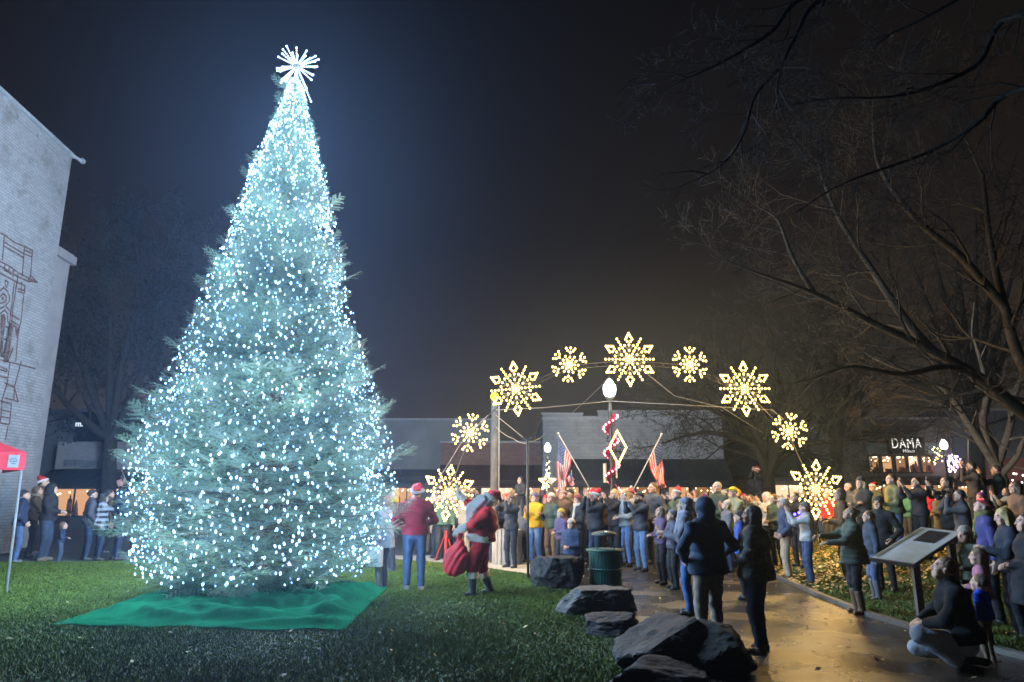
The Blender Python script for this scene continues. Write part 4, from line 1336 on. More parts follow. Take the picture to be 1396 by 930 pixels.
# G: shop with dark awning behind the left group, upper facade behind
YG = 32
eG = empty('corner_shop', (0, YG, 0), 0, 'shop with sloped pale canopy, dark awning and lit windows behind the left group', 'building')
x0, x1 = X_at(48, YG), X_at(335, YG)
m = MB(); m.box2((x0, 0, 0), (x1, 10, Z_at(558, YG))); m.build('wall', mat('dark_stone', (.10, .095, .10), .85, var=.15, scale=.8, bump=.3), eG)
m = MB(); m.box2((X_at(92, YG), -.08, Z_at(602, YG)), (X_at(185, YG), -.002, Z_at(562, YG))); m.build('upper_windows', mat('blue_black_glass', (.012, .016, .024), .2), eG)
m = MB(); m.box2((X_at(88, YG), -.9, Z_at(640, YG)), (X_at(200, YG), -.082, Z_at(604, YG)))
m.build('canopy', mat('pale_canopy', (.24, .22, .21), .8, var=.1), eG)
m = MB()
for i in range(8):
    xx = X_at(100, YG) + i * .11; m.box2((xx, -.96, Z_at(637, YG)), (xx + .05, -.902, Z_at(628, YG)))
m.box2((X_at(124, YG), -.96, Z_at(638, YG)), (X_at(146, YG), -.902, Z_at(629, YG)))
m.build('canopy_vent', mat('vent_grey', (.14, .14, .15), .6), eG)
awning(eG, X_at(68, YG), X_at(330, YG), Z_at(641, YG), Z_at(662, YG - 1.6), 1.6, awn_dk, val=.15)
lit_window(eG, X_at(74, YG), X_at(134, YG), .55, Z_at(664, YG), -.05, 2, 0, seed=71)
lit_window(eG, X_at(137, YG), X_at(176, YG), 1.2, Z_at(664, YG), -.05, 1, 2, seed=72)
lit_window(eG, X_at(182, YG), X_at(230, YG), .9, Z_at(664, YG), -.05, 1, 1, seed=73)
m = MB()
for k in range(3): m.box2((X_at(88, YG), -.5, .28 + k * .22), (X_at(110, YG), -.44, .40 + k * .22))
m.build('slatted_counter', mat('dark_timber', (.08, .05, .04), .7), eG)
s_ = empty('small_lit_sign', at(108, 578, YG - .2), 0, 'tiny glowing white letter sign high on the corner shop', 'sign')
text('lettering', 'm.', .36, (0, 0, 0), emat('tiny_sign_glow', (.75, .9, 1), 1.0), s_, bold=.01)
# string light along the awning edge
pp = [Vector((X_at(80, YG) + i * .35, YG - 1.75, Z_at(641, YG) + .05)) for i in range(24)]
# ------------------------------------------------------------------ bare trees
class Seg:
    def __init__(self): self.a = []; self.b = []; self.ra = []; self.rb = []
    def add(self, a, b, ra, rb):
        self.a.append(tuple(a)); self.b.append(tuple(b)); self.ra.append(ra); self.rb.append(rb)
    def build(self, name, m, parent, n=5):
        A = np.array(self.a); B = np.array(self.b); RA = np.array(self.ra); RB = np.array(self.rb)
        D = B - A; Ln = np.linalg.norm(D, axis=1)[:, None] + 1e-9; D = D / Ln
        B = B + D * RB[:, None] * .4
        ref = np.where(np.abs(D[:, 2:3]) < .9, np.array([[0, 0, 1.0]]), np.array([[1.0, 0, 0]]))
        U = np.cross(D, ref); U /= np.linalg.norm(U, axis=1)[:, None]; W = np.cross(D, U)
        an = np.arange(n) * 2 * PI / n
        ring = U[:, None, :] * np.cos(an)[None, :, None] + W[:, None, :] * np.sin(an)[None, :, None]
        V = np.concatenate([A[:, None] + ring * RA[:, None, None], B[:, None] + ring * RB[:, None, None]], 1)
        k = np.arange(n); k2 = (k + 1) % n
        q = np.stack([k, k2, k2 + n, k + n], 1)
        Fq = (q[None] + (np.arange(len(A)) * 2 * n)[:, None, None]).reshape(-1, 4)
        return np_mesh(name, V.reshape(-1, 3), Fq, m, smooth=True, parent=parent)

def rvec(s): return Vector((random.gauss(0, s), random.gauss(0, s), random.gauss(0, s)))

def grow(S, T, p, d, L, r, depth, up=.06, kids=5, wander=.16, spread=.8, zmin=1.5, tipr=.004):
    """one branch of length L; children thinner and shorter"""
    n = max(3, int(L / .28)) if depth > 0 else 3
    st = L / n; p = Vector(p); d = Vector(d).normalized()
    bra = T if r < .02 else S
    pos = []
    for i in range(n):
        nd = (d + rvec(wander) + Vector((0, 0, up))).normalized()
        q = p + nd * st
        if q.z < zmin: nd = Vector((nd.x, nd.y, abs(nd.z))).normalized(); q = p + nd * st
        r0 = r * (1 - .75 * i / n); r1 = r * (1 - .75 * (i + 1) / n)
        (T if r0 < .018 else S).add(p, q, max(tipr, r0), max(tipr, r1))
        pos.append((q, nd, r1)); p = q; d = nd
    if depth <= 0: return
    for j in range(kids):
        t = .2 + .8 * (j + random.random()) / kids
        q, nd, rr = pos[min(n - 1, int(t * n))]
        side = nd.cross(rvec(1)).normalized()
        cd = (nd * .75 + side * spread * random.uniform(.6, 1.1)).normalized()
        grow(S, T, q, cd, L * random.uniform(.42, .68) * (1.15 - .4 * t), rr * .62, depth - 1, up, kids if depth > 2 else max(3, kids - 1), wander * 1.1, spread, zmin, tipr)

def limb(S, T, pts_, r0, r1, depth=3, kidL=2.2, kids=7, up=.05, spread=.8, kr=.4, zmin=1.5, tipr=.004, t0=.15):
    pts_ = [Vector(p) for p in pts_]
    # densify with a gentle wobble
    P = []
    for i in range(len(pts_) - 1):
        a = pts_[max(0, i - 1)]; b = pts_[i]; c = pts_[i + 1]; d = pts_[min(len(pts_) - 1, i + 2)]
        for k in range(5):
            t = k / 5
            P.append(.5 * ((2 * b) + (-a + c) * t + (2 * a - 5 * b + 4 * c - d) * t * t + (-a + 3 * b - 3 * c + d) * t ** 3))
    P.append(pts_[-1]); n = len(P)
    R_ = [lerp(r0, r1, i / (n - 1)) for i in range(n)]
    for i in range(n - 1): S.add(P[i], P[i + 1], R_[i], R_[i + 1])
    for j in range(kids):
        t = t0 + (1 - t0) * (j + random.random() * .9) / kids
        i = min(n - 2, int(t * (n - 1)))
        nd = (P[i + 1] - P[i]).normalized(); side = nd.cross(rvec(1)).normalized()
        cd = (nd * .7 + side * spread).normalized()
        grow(S, T, P[i], cd, kidL * random.uniform(.7, 1.25) * (1.1 - .4 * t), max(R_[i] * kr, .012), depth, up, 5, .15, .8, zmin, tipr)
    d = (P[-1] - P[-2]).normalized()
    grow(S, T, P[-1], d, kidL * .8, r1 * .9, depth, up, 5, .15, .8, zmin, tipr)

bark = mat('dark_bark', (.022, .017, .011), .85, var=.3, scale=5, bump=.9, bscale=22)
bark2 = mat('pale_bark', (.09, .075, .055), .8, var=.3, scale=5, bump=.9, bscale=22)
twig = mat('twig_bark', (.024, .017, .010), .75, var=.2)
def tree_obj(name, label, S, T, b, tm=None, group=None, loc=(0, 0, 0)):
    e = empty(name, (0, 0, 0), 0, label, 'tree', group)
    S.build('trunk', b, e, 8); T.build('crown', tm or twig, e, 3)
    print(name, len(S.a), len(T.a)); return e

random.seed(21)
# big spreading tree whose trunk stands just past the right edge
S, T = Seg(), Seg()
Yt = 14.0
base = Vector((12.6, Yt, 0))
fork = Vector((11.6, Yt, 2.4))
S.add(base - Vector((0, 0, .3)), base + Vector((-.3, 0, 1.0)), .42, .36); S.add(base + Vector((-.3, 0, 1.0)), fork, .36, .30)
limb(S, T, [fork, at(1392, 560, 13.8), at(1335, 515, 13.5), at(1270, 478, 13.2), at(1190, 440, 13), at(1110, 400, 12.8), at(1040, 375, 12.6)], .15, .025, 3, 1.9, 12, spread=.9)
limb(S, T, [at(1270, 478, 13.2), at(1230, 430, 13.3), at(1190, 370, 13.6), at(1145, 300, 13.8), at(1120, 240, 14)], .10, .03, 3, 2.2, 9)
limb(S, T, [fork, at(1396, 500, 14.2), at(1370, 420, 14.4), at(1350, 330, 14.6), at(1340, 240, 15)], .14, .04, 3, 2.6, 14)
limb(S, T, [at(1370, 420, 14.4), at(1310, 350, 14.2), at(1250, 300, 14), at(1200, 230, 14), at(1190, 170, 14)], .10, .03, 3, 2.2, 9)
limb(S, T, [at(1335, 515, 13.5), at(1290, 500, 12.8), at(1230, 510, 12.4), at(1160, 500, 12.2), at(1110, 515, 12)], .07, .02, 2, 1.6, 9)
limb(S, T, [at(1110, 400, 12.8), at(1080, 350, 12.8), at(1060, 300, 13), at(1030, 280, 13)], .05, .015, 2, 1.4, 6)
tree_obj('bare_tree', 'large spreading bare tree arching over the crowd from the right edge', S, T, bark)

# dark branches hanging into the top right from a tree beside the camera
random.seed(8)
S, T = Seg(), Seg()
base = Vector((7.2, 4.6, 0)); crown = Vector((6.6, 5.2, 5.4))
S.add(base, base + Vector((-.1, .1, 2.6)), .36, .30); S.add(base + Vector((-.1, .1, 2.6)), crown, .30, .2)
limb(S, T, [crown, at(1300, -160, 6.6), at(1200, -40, 6.8), at(1090, 0, 7), at(1050, 45, 7.2), at(985, 85, 7.3), at(930, 110, 7.4)], .055, .008, 3, .78, 11, up=-.05, tipr=.0028, t0=.35)
limb(S, T, [crown, at(1330, -120, 7), at(1200, -30, 7.4), at(1112, 5, 7.6), at(1085, 50, 7.6), at(1066, 90, 7.6), at(1060, 135, 7.6), at(1080, 190, 7.6)], .05, .007, 3, .78, 11, up=-.06, tipr=.0028, t0=.35)
limb(S, T, [crown, at(1390, 20, 7.4), at(1330, 90, 7.8), at(1230, 130, 8), at(1130, 135, 8.2), at(1050, 150, 8.4)], .045, .008, 3, 1.0, 11, up=-.05, tipr=.003, t0=.2)
limb(S, T, [crown, at(1396, 120, 7.6), at(1330, 170, 8), at(1260, 210, 8.4), at(1150, 250, 8.6), at(1085, 290, 8.8)], .045, .008, 3, 1.0, 11, up=-.03, tipr=.003, t0=.15)
limb(S, T, [at(1066, 90, 7.6), at(1030, 130, 7.5), at(1015, 180, 7.4), at(990, 220, 7.4), at(950, 245, 7.4)], .022, .007, 1, .8, 8, up=-.08, tipr=.0028)
limb(S, T, [crown, at(1420, -60, 7.2), at(1340, -20, 7.8), at(1250, 30, 8.2), at(1180, 60, 8.5)], .045, .009, 3, 1.1, 10, up=-.05, tipr=.003, t0=.2)
tree_obj('overhanging_tree', 'near dark bare branches hanging in from the top right corner', S, T, mat('black_bark', (.006, .0055, .005), .9, var=.3), mat('black_twig', (.007, .006, .0055), .85))

# forked pale tree behind the photographers
random.seed(31)
S, T = Seg(), Seg()
Yf = 20
b0 = at(1366, 700, Yf); b0.z = .3
S.add(b0, at(1364, 655, Yf), .24, .2); S.add(at(1364, 655, Yf), at(1358, 636, Yf), .2, .18)
limb(S, T, [at(1358, 636, Yf), at(1325, 585, Yf), at(1295, 540, Yf), at(1270, 520, Yf), at(1215, 500, Yf)], .13, .03, 2, 1.8, 9, kr=.3)
limb(S, T, [at(1358, 636, Yf), at(1340, 580, Yf), at(1345, 530, Yf), at(1330, 470, Yf)], .14, .04, 2, 2.0, 8)
limb(S, T, [at(1358, 636, Yf), at(1375, 590, Yf), at(1385, 540, Yf), at(1400, 480, Yf)], .13, .04, 2, 2.0, 8)
limb(S, T, [at(1362, 650, Yf), at(1385, 625, Yf - .5), at(1396, 600, Yf - .7), at(1420, 570, Yf - 1)], .10, .03, 2, 1.6, 5)
limb(S, T, [at(1295, 556, Yf), at(1260, 545, Yf), at(1225, 545, Yf)], .04, .012, 1, 1.0, 5)
tree_obj('forked_tree', 'pale barked forked tree with bare limbs behind the people at far right', S, T, bark2)

# round crowned tree behind the right half of the arch
random.seed(41)
S, T = Seg(), Seg()
Ym = 25
b0 = at(1048, 690, Ym); b0.z = 0
S.add(b0, at(1047, 650, Ym), .30, .24)
tips_ = [[(1047, 650), (1030, 612), (1000, 596), (960, 590), (915, 600)], [(1047, 650), (1035, 600), (1010, 560), (985, 525), (975, 480)], [(1047, 650), (1052, 600), (1060, 550), (1058, 500), (1050, 455)],
         [(1047, 650), (1062, 610), (1095, 570), (1130, 540), (1160, 520)], [(1047, 650), (1070, 620), (1110, 605), (1150, 600), (1180, 600)], [(1047, 650), (1020, 590), (975, 560), (940, 548), (910, 545)], [(1050, 620), (1080, 560), (1100, 510), (1110, 480)]]
for i, tp in enumerate(tips_):
    limb(S, T, [at(x, y, Ym + (i % 3 - 1) * 1.0 * k / 4) for k, (x, y) in enumerate(tp)], .16, .03, 3, 2.1, 8, up=.03, zmin=2, tipr=.007)
tree_obj('round_bare_tree', 'round crowned bare tree in the middle distance behind the arch of snowflakes', S, T, bark, mat('lit_twig', (.04, .03, .018), .75))

# dusky trees behind the fir on the left, some leaves left on them
def leafy(seed, px, Y, tips_, label, name='leafy_tree', nl=5000, lm=(.02, .025, .02)):
    random.seed(seed); S, T = Seg(), Seg()
    b0 = at(px, 690, Y); b0.z = 0
    f0 = at(px, 600, Y)
    S.add(b0, f0, .35, .28)
    for i, tp in enumerate(tips_):
        limb(S, T, [f0] + [at(x, y, Y + (i % 3 - 1) * .8 * k) for k, (x, y) in enumerate(tp)], .2, .05, 2, 3.2, 8, up=.04, zmin=2.5, tipr=.012)
    e = tree_obj(name, label, S, T, mat('dusk_bark', (.04, .035, .03), .9), mat('dusk_twig', (.035, .032, .03), .9))
    rg = np.random.default_rng(seed)
    B = np.array(T.b); idx_ = rg.integers(0, len(B), nl)
    C = B[idx_] + rg.normal(size=(nl, 3)) * .22
    a = rg.normal(size=(nl, 3)); a /= np.linalg.norm(a, axis=1)[:, None]
    b_ = np.cross(a, rg.normal(size=(nl, 3))); b_ /= np.linalg.norm(b_, axis=1)[:, None]
    s = .07
    V = np.stack([C - a * s, C - b_ * s * .6, C + a * s, C + b_ * s * .6], 1).reshape(-1, 3)
    np_mesh('leaves', V, np.arange(4 * nl).reshape(-1, 4), mat('dusk_leaf', lm, .8, var=.4, scale=.6), parent=e)
leafy(51, 150, 30, [[(120, 520), (95, 450), (90, 400)], [(150, 500), (150, 420), (150, 360)], [(190, 520), (210, 440), (225, 350)], [(200, 560), (250, 480), (270, 400)], [(100, 560), (70, 520), (60, 480)], [(170, 480), (190, 400), (185, 330)]],
      'dim leafy tree rising between the grey pilaster and the fir', nl=9000)
leafy(52, 270, 34, [[(250, 520), (230, 440), (240, 370)], [(280, 500), (290, 420), (300, 350)], [(320, 540), (350, 480), (380, 420)], [(230, 560), (200, 500), (180, 440)]],
      'dark leafy tree standing hidden behind the fir', nl=5000)
# distant hazy tree masses above the roofs on the right
def far_tree(seed, px, Y, pt, wpx, label, top=500):
    random.seed(seed); S, T = Seg(), Seg()
    b0 = at(px, 690, Y); b0.z = 0; f0 = at(px, 600, Y); S.add(b0, f0, .4, .3)
    for k in range(7):
        x = px + wpx * (k - 3) / 3
        yt = top + abs(k - 3) * 18
        limb(S, T, [f0, at(px + (x - px) * .4, 600 + (yt - 600) * .45, Y), at(x, yt, Y)], .2, .05, 2, 3.2, 7, up=.03, zmin=3, tipr=.014)
    tree_obj('far_bare_tree', label, S, T, mat('dusk_bark', (.04, .035, .03), .9), mat('far_twig', (.045, .038, .03), .9))
far_tree(61, 1140, 33, 0, 90, 'hazy bare tree above the shingle roof left of the DAMA sign', 470)
far_tree(62, 1010, 50, 0, 80, 'faint bare tree far behind the stepped parapet building', 470)
far_tree(63, 1330, 31, 0, 90, 'tall dim bare tree behind the blue fascia building', 300)
# ------------------------------------------------------------------ lamps, arch, flags, boulders and the rest
random.seed(99)
WARM = (1.0, .68, .20)
YA = 17.0
metal_dk = mat('black_iron', (.02, .022, .02), .45, .4)
sn_wire = mat('snowflake_wire', (.35, .33, .28), .4, .6)
fb = MB(); fb.smooth = True; fb.ball((0, 0, 0), .026, 6, 4, (1, 1, 1.25))
warm_em = emat('warm_bulb_glow', WARM, 7.0, False)
fb_me = fb.mesh('bulb', warm_em)

def add_bulbs(parent, pts_, me):
    for p in pts_[:100]:
        o = bpy.data.objects.new('bulb', me); col.objects.link(o); o.parent = parent; o.location = p
        o.rotation_euler = (random.uniform(-.6, .6), random.uniform(-.6, .6), 0)
    if len(pts_) > 100:
        mb = MB(); mb.smooth = True
        for p in pts_[100:]: mb.ball(p, .026, 6, 4, (1, 1, 1.25))
        q = mb.build('bulbs', warm_em, parent); q['kind'] = 'stuff'

def line_pts(a, b, n, ends=True):
    a = Vector(a); b = Vector(b)
    return [a.lerp(b, (i + (0 if ends else .5)) / (n - (1 if ends else 0))) for i in range(n)]

def snowflake(loc, radius, kind, label, tilt=0, lamp=60):
    e = empty('lit_snowflake', loc, 0, label, 'snowflake light', 'lit snowflakes on the arch')
    f = MB(); P = []
    def seg(a, b, n):
        f.tube([a, b], .006, 4)
        P.extend(line_pts(a, b, n))
    def pol(r, a): return Vector((math.sin(a) * r * radius, 0, math.cos(a) * r * radius))
    for k in range(6):
        a = tilt + k * PI / 3
        if kind == 'big':
            # diamond tipped arm
            seg(pol(.12, a), pol(.55, a), 3)
            t = pol(1, a); l = pol(.78, a - .16); r_ = pol(.78, a + .16); b_ = pol(.60, a)
            seg(t, l, 4); seg(t, r_, 4)[0:0] if False else seg(t, r_, 4)
            seg(l, b_, 3); seg(r_, b_, 3)
            # inner barbs and the rods between the arms
            seg(pol(.34, a), pol(.55, a + .30), 2); seg(pol(.34, a), pol(.55, a - .30), 2)
            a2 = a + PI / 6
            f.tube([pol(.1, a2), pol(.9, a2)], .006, 4); P.extend(line_pts(pol(.5, a2), pol(.9, a2), 4)); P.extend([pol(.22, a2), pol(.36, a2)])
        else:
            seg(pol(.15, a), pol(.95, a), 4)
            for s in (-1, 1):
                f.tube([pol(.62, a), pol(.92, a + s * .27)], .006, 4); P.append(pol(.80, a + s * .2)); P.append(pol(.95, a + s * .27))
            a2 = a + PI / 6
            f.tube([pol(.1, a2), pol(.5, a2)], .006, 4); P.extend([pol(.30, a2), pol(.5, a2)])
    # thin out coincident bulbs
    Q = []
    for p in P:
        if all((p - q).length > .035 for q in Q): Q.append(p)
    f.lathe([(.04, -.02), (.05, 0), (.04, .02)], 8, Matrix.Rotation(PI / 2, 4, 'X'))
    f.build('frame', sn_wire, e)
    add_bulbs(e, [p + Vector((0, -.02, 0)) for p in Q], fb_me)
    ld = bpy.data.lights.new('snowflake_lamp', 'POINT'); ld.energy = lamp; ld.color = (1, .62, .20); ld.shadow_soft_size = .12
    lo = bpy.data.objects.new('snowflake_lamp', ld); col.objects.link(lo); lo.parent = e; lo.location = (0, -.25, 0)
    return e
def px_r(p, Y): return p / F * Y
flakes = [(611, 672, 35, 'big', 'big lit snowflake at the left foot of the arch, right of the red hoodie man', .1), (641, 590, 25, 'small', 'small lit snowflake second from the left foot of the arch', .15),
          (703, 530, 36, 'big', 'big lit snowflake in front of the timber pole on the left of the arch', -.1), (776, 497, 24, 'small', 'small lit snowflake between the timber pole and the arch top', .1),
          (858, 490, 36, 'big', 'big lit snowflake at the very top of the arch above the street lamp', 0), (940, 497, 24, 'small', 'small lit snowflake just right of the arch top', .05),
          (1015, 530, 36, 'big', 'big lit snowflake hanging high on the right shoulder of the arch', 0), (1076, 588, 24, 'small', 'small lit snowflake on the right leg of the arch', .2), (1112, 667, 37, 'big', 'big lit snowflake at the right foot of the arch above the leaves', .1)]
fpos = []
for (x, y, r, k, lb, ti) in flakes:
    p = at(x, y, YA); fpos.append(p)
    snowflake(p, px_r(r, YA) / math.cos(PITCH), k, lb, ti, (640 if k == 'big' else 320) if x != 703 else 180)
# the arch pipe that carries them, lying just behind the snowflakes
arch = empty('light_arch', (0, YA + .12, 0), 0, 'thin steel pipe arch that carries the nine lit snowflakes', 'arch')
m = MB(); m.smooth = True
top_ = [Vector((p.x, 0, p.z)) for p in fpos]
lf = top_[0].copy(); lf.z = 0; rf = top_[-1].copy(); rf.z = 0; rf.x += .05
m.tube([lf] + top_[:3] , .013, 6)
m.build('leg_pipe', mat('arch_pipe', (.02, .02, .02), .8, 0, spec=.1), arch)
m = MB(); m.smooth = True; m.tube([top_[6], top_[7], top_[8], rf], .013, 6)
m.build('leg_pipe', mat('arch_pipe', (.02, .02, .02), .8, 0, spec=.1), arch)
m = MB(); m.smooth = True; m.tube(top_[2:7], .009, 6)
m.tube([p + Vector((0, 0, -.10)) for p in top_[2:7]], .006, 5)
for i in range(26):
    t = i / 25 * 3.999; k = int(t); p = top_[2 + k].lerp(top_[3 + k], t - k); m.tube([p, p + Vector((.05, 0, -.10))], .006, 4)
m.build('truss', mat('arch_pipe', (.02, .02, .02), .8, 0, spec=.1), arch)

# cables
def cable(name, pts_, r, label, m=None, sag=0.0):
    P = []
    for a, b in zip(pts_, pts_[1:]):
        for i in range(9):
            t = i / 8; p = Vector(a).lerp(Vector(b), t); p.z -= sag * 4 * t * (1 - t); P.append(p)
    mb = MB(); mb.smooth = True; mb.tube(P, r, 4)
    return tag(mb.build(name, m or mat('steel_cable', (.20, .19, .17), .5, .3)), label, 'cable')
lampc = at(831, 548, 18)
cable('cable', [at(676, 559, YA), at(740, 556, YA), lampc + Vector((0, -.15, 0)), at(930, 552, YA), at(1053, 559, YA)], .007, 'thin pale cable strung across the arch behind the street lamp')
cable('cable', [at(676, 566, YA), at(720, 602, 14.4)], .008, 'guy wire from the timber pole down to the thin black post')
cable('cable', [at(676, 582, YA), at(700, 598, 16), at(720, 604, 14.4), at(745, 590, 20)], .007, 'lower sagging wire passing the top of the thin black post', sag=.04)
cable('cable', [at(775, 567, 30), at(800, 545, 25), at(826, 520, 18.1)], .010, 'short wire rising from the stepped parapet to the street lamp')
cable('cable', [at(870, 500, YA), at(920, 540, YA), at(985, 556, YA), at(1040, 590, 19)], .006, 'slanting wire under the right shoulder of the arch')
cable('cable', [at(597, 655, YA), at(628, 605, YA), at(665, 566, YA)], .007, 'wire beside the left leg of the arch')
cable('cable', [at(1053, 559, YA), at(1068, 572, YA)], .009, 'short bracket wire on the right arch shoulder')

# timber pole with a yellow disc
pb = on_ground(674, 745); pb.y = 18.4; pb.x = at(674, 700, 18.4).x
tp = empty('timber_pole', (pb.x, 18.4, 0), 0, 'thick weathered timber pole with a yellow disc near its top', 'pole')
m = MB(); m.smooth = True; m.tube([(0, 0, 0), (0, 0, 2.5), (0, 0, at(674, 535, 18.4).z)], [.115, .11, .10], 12); m.build('pole', mat('weathered_timber', (.05, .045, .038), .85, var=.3, scale=4, bump=.7), tp)
m = MB(); m.lathe([(.11, -.012), (.115, 0), (.11, .012)], 20, Matrix.Translation((-.01, -.14, at(674, 541, 18.3).z)) @ Matrix.Rotation(PI / 2, 4, 'X')); m.build('disc', mat('yellow_reflector', (.75, .62, .02), .4), tp)
m = MB(); m.tube([(.11, -.03, .3), (.11, -.03, at(674, 548, 18.4).z)], .018, 6); m.build('conduit', mat('grey_metal', (.3, .32, .33), .4, .3), tp)
# thin black post in front
bp_ = on_ground(720, 790)
bpost = empty('thin_black_post', (bp_.x, bp_.y, 0), 0, 'thin black metal post with wires tied to its top left of the first boulder', 'post')
zt_ = at(720, 600, bp_.y).z
m = MB(); m.smooth = True; m.tube([(0, 0, 0), (0, 0, zt_)], .026, 8); m.build('shaft', metal_dk, bpost)
m = MB(); m.tube([(-.1, 0, zt_ + .06), (0, 0, zt_ - .02), (.1, 0, zt_ + .06)], .014, 6); m.build('cable_hook', metal_dk, bpost)

# street lamps
def street_lamp(px, py_lamp, Y, label, en, garland=None, z0=0, glow=(.88, .95, 1), zs=1.0):
    p = at(px, py_lamp, Y)
    e = empty('street_lamp', (p.x, Y, z0), 0, label, 'street lamp', 'acorn street lamps')
    h = p.z - z0
    s = zs
    m = MB(); m.smooth = True
    m.lathe([(.20, 0), (.20, .12), (.14, .2), (.12, .55), (.075, .7), (.06, .9), (.05, h - .6), (.07, h - .55), (.05, h - .5), (.045, h - .32), (.11, h - .26), (.13, h - .2)], 12)
    m.build('post', metal_dk, e)
    g = MB(); g.smooth = True
    g.lathe([(.10 * s, -.2), (.155 * s, -.12), (.175 * s, 0), (.165 * s, .10), (.13 * s, .15), (.10 * s, .17), (.11 * s, .19), (.06 * s, .26), (.02, .29)], 16, None, (0, 0, h))
    g.build('globe', emat('lamp_globe_glow', glow, 22.0), e)
    c = MB(); c.smooth = True; c.lathe([(.02, .285), (.035, .30), (.012, .34), (.006, .40)], 8, None, (0, 0, h)); c.build('finial', metal_dk, e)
    ld = bpy.data.lights.new('street_lamp_light', 'POINT'); ld.energy = en; ld.color = (.85, .95, 1.0) if Y < 20 else (1.0, .86, .66); ld.shadow_soft_size = .18
    lo = bpy.data.objects.new('street_lamp_light', ld); col.objects.link(lo); lo.parent = e; lo.location = (0, 0, h + .5 if False else h)
    lo.location = (0, -.0, h)
    return e, h
for_lamps = []
e1, h1 = street_lamp(831, 531, 18, 'bright white acorn street lamp in the middle, wrapped in red garland below', 320)
e2, h2 = street_lamp(746.5, 611, 36, 'smaller white street lamp in front of the stepped parapet building', 1100)
e3, h3 = street_lamp(1286.5, 607, 33, 'white street lamp with cone cap right of the DAMA sign', 420)
# the lamp light inside a globe would be blocked by the glowing shell, so the shell lets it out: place lamps right under it instead
for e_, h_ in ((e1, h1), (e2, h2), (e3, h3)):
    for ch in e_.children:
        if ch.type == 'LIGHT': ch.location = (0, -.24, h_)
# red garland and bulbs round the middle lamp
gr = empty('red_garland', (e1.location.x, 18, 0), 0, 'red tinsel garland with pink bulbs spiralling up the middle lamp post', 'garland')
rg2 = np.random.default_rng(5); V = []; Fq = []
zlo, zhi = at(831, 668, 18).z, at(831, 566, 18).z
cent = []
for i in range(260):
    t = i / 259; z_ = zlo + (zhi - zlo) * t; a = t * 19
    cent.append((math.cos(a) * .10, math.sin(a) * .10, z_))
C = np.repeat(np.array(cent), 26, 0); n = len(C)
d = rg2.normal(size=(n, 3)); d /= np.linalg.norm(d, axis=1)[:, None]; w = np.cross(d, rg2.normal(size=(n, 3))); w /= np.linalg.norm(w, axis=1)[:, None]
V = np.stack([C - w * .006, C + w * .006, C + d * .085], 1).reshape(-1, 3)
np_mesh('tinsel', V, np.arange(3 * n).reshape(-1, 3), mat('red_tinsel', (.45, .02, .05), .35, .3), parent=gr)
mb = MB(); mb.smooth = True
for i in range(0, 260, 7): mb.ball((cent[i][0] * 1.9, cent[i][1] * 1.9, cent[i][2]), .028, 6, 4)
q = mb.build('bulbs', emat('pink_bulb', (1, .32, .38), 7.0), gr); q['kind'] = 'stuff'
bw = MB()
for s_, z_ in ((-.17, at(821, 655, 18).z), (.17, at(821, 655, 18).z)): pass
bw.tube([(-.19, -.02, at(831, 658, 18).z), (-.19, -.02, at(831, 632, 18).z)], .045, 8); bw.tube([(.10, -.12, at(831, 652, 18).z), (.10, -.12, at(831, 630, 18).z)], .022, 6)
bw.build('cream_tube', mat('cream_plastic', (.55, .48, .30), .6), gr)
# lit diamond
dm = empty('lit_diamond', at(842, 610, 17.7), 0, 'lit diamond outline fixed to the middle lamp post', 'diamond light')
hw_, hh = px_r(11.5, 17.7), px_r(22, 17.7)
cn = [Vector((0, 0, hh)), Vector((hw_, 0, 0)), Vector((0, 0, -hh)), Vector((-hw_, 0, 0))]
m = MB(); m.tube(cn + [cn[0]], .008, 5); m.tube([Vector((-.05, .0, .1)), Vector((-.28, .25, .1))], .008, 5); m.build('frame', sn_wire, dm)
Q = []
for i in range(4): Q += line_pts(cn[i], cn[(i + 1) % 4], 9)[:-1]
add_bulbs(dm, [p + Vector((0, -.02, 0)) for p in Q], fb_me)
# star by the small lamp
st = empty('lit_star', at(746, 657, 19), 0, 'small gold lit star on a stick among the crowd, under the far lamp', 'star light')
m = MB(); R1, R2 = px_r(11, 19), px_r(4.6, 19); P = []
ring = [Vector((math.sin(i * PI / 5) * (R1 if i % 2 == 0 else R2), 0, math.cos(i * PI / 5) * (R1 if i % 2 == 0 else R2))) for i in range(10)]
m.tube(ring + [ring[0]], .008, 4); m.tube([(0, .01, -.1), (0, .01, -1.7)], .012, 5); m.build('frame', sn_wire, st)
for i in range(10): P += line_pts(ring[i], ring[(i + 1) % 10], 4)[:-1]
add_bulbs(st, [p + Vector((0, -.02, 0)) for p in P], fb_me)
# warm bulbs down the far lamp post
pp = [Vector((e2.location.x + .08 * math.cos(i * 1.7), 36 + .08 * math.sin(i * 1.7) - .05, 1.3 + (h2 - 2.0) * i / 22)) for i in range(23)]
bulbs_obj('post_string_lights', pp, [(1, .8, .45)], .04, 'warm bulbs wound down the far white lamp post', 'string lights')

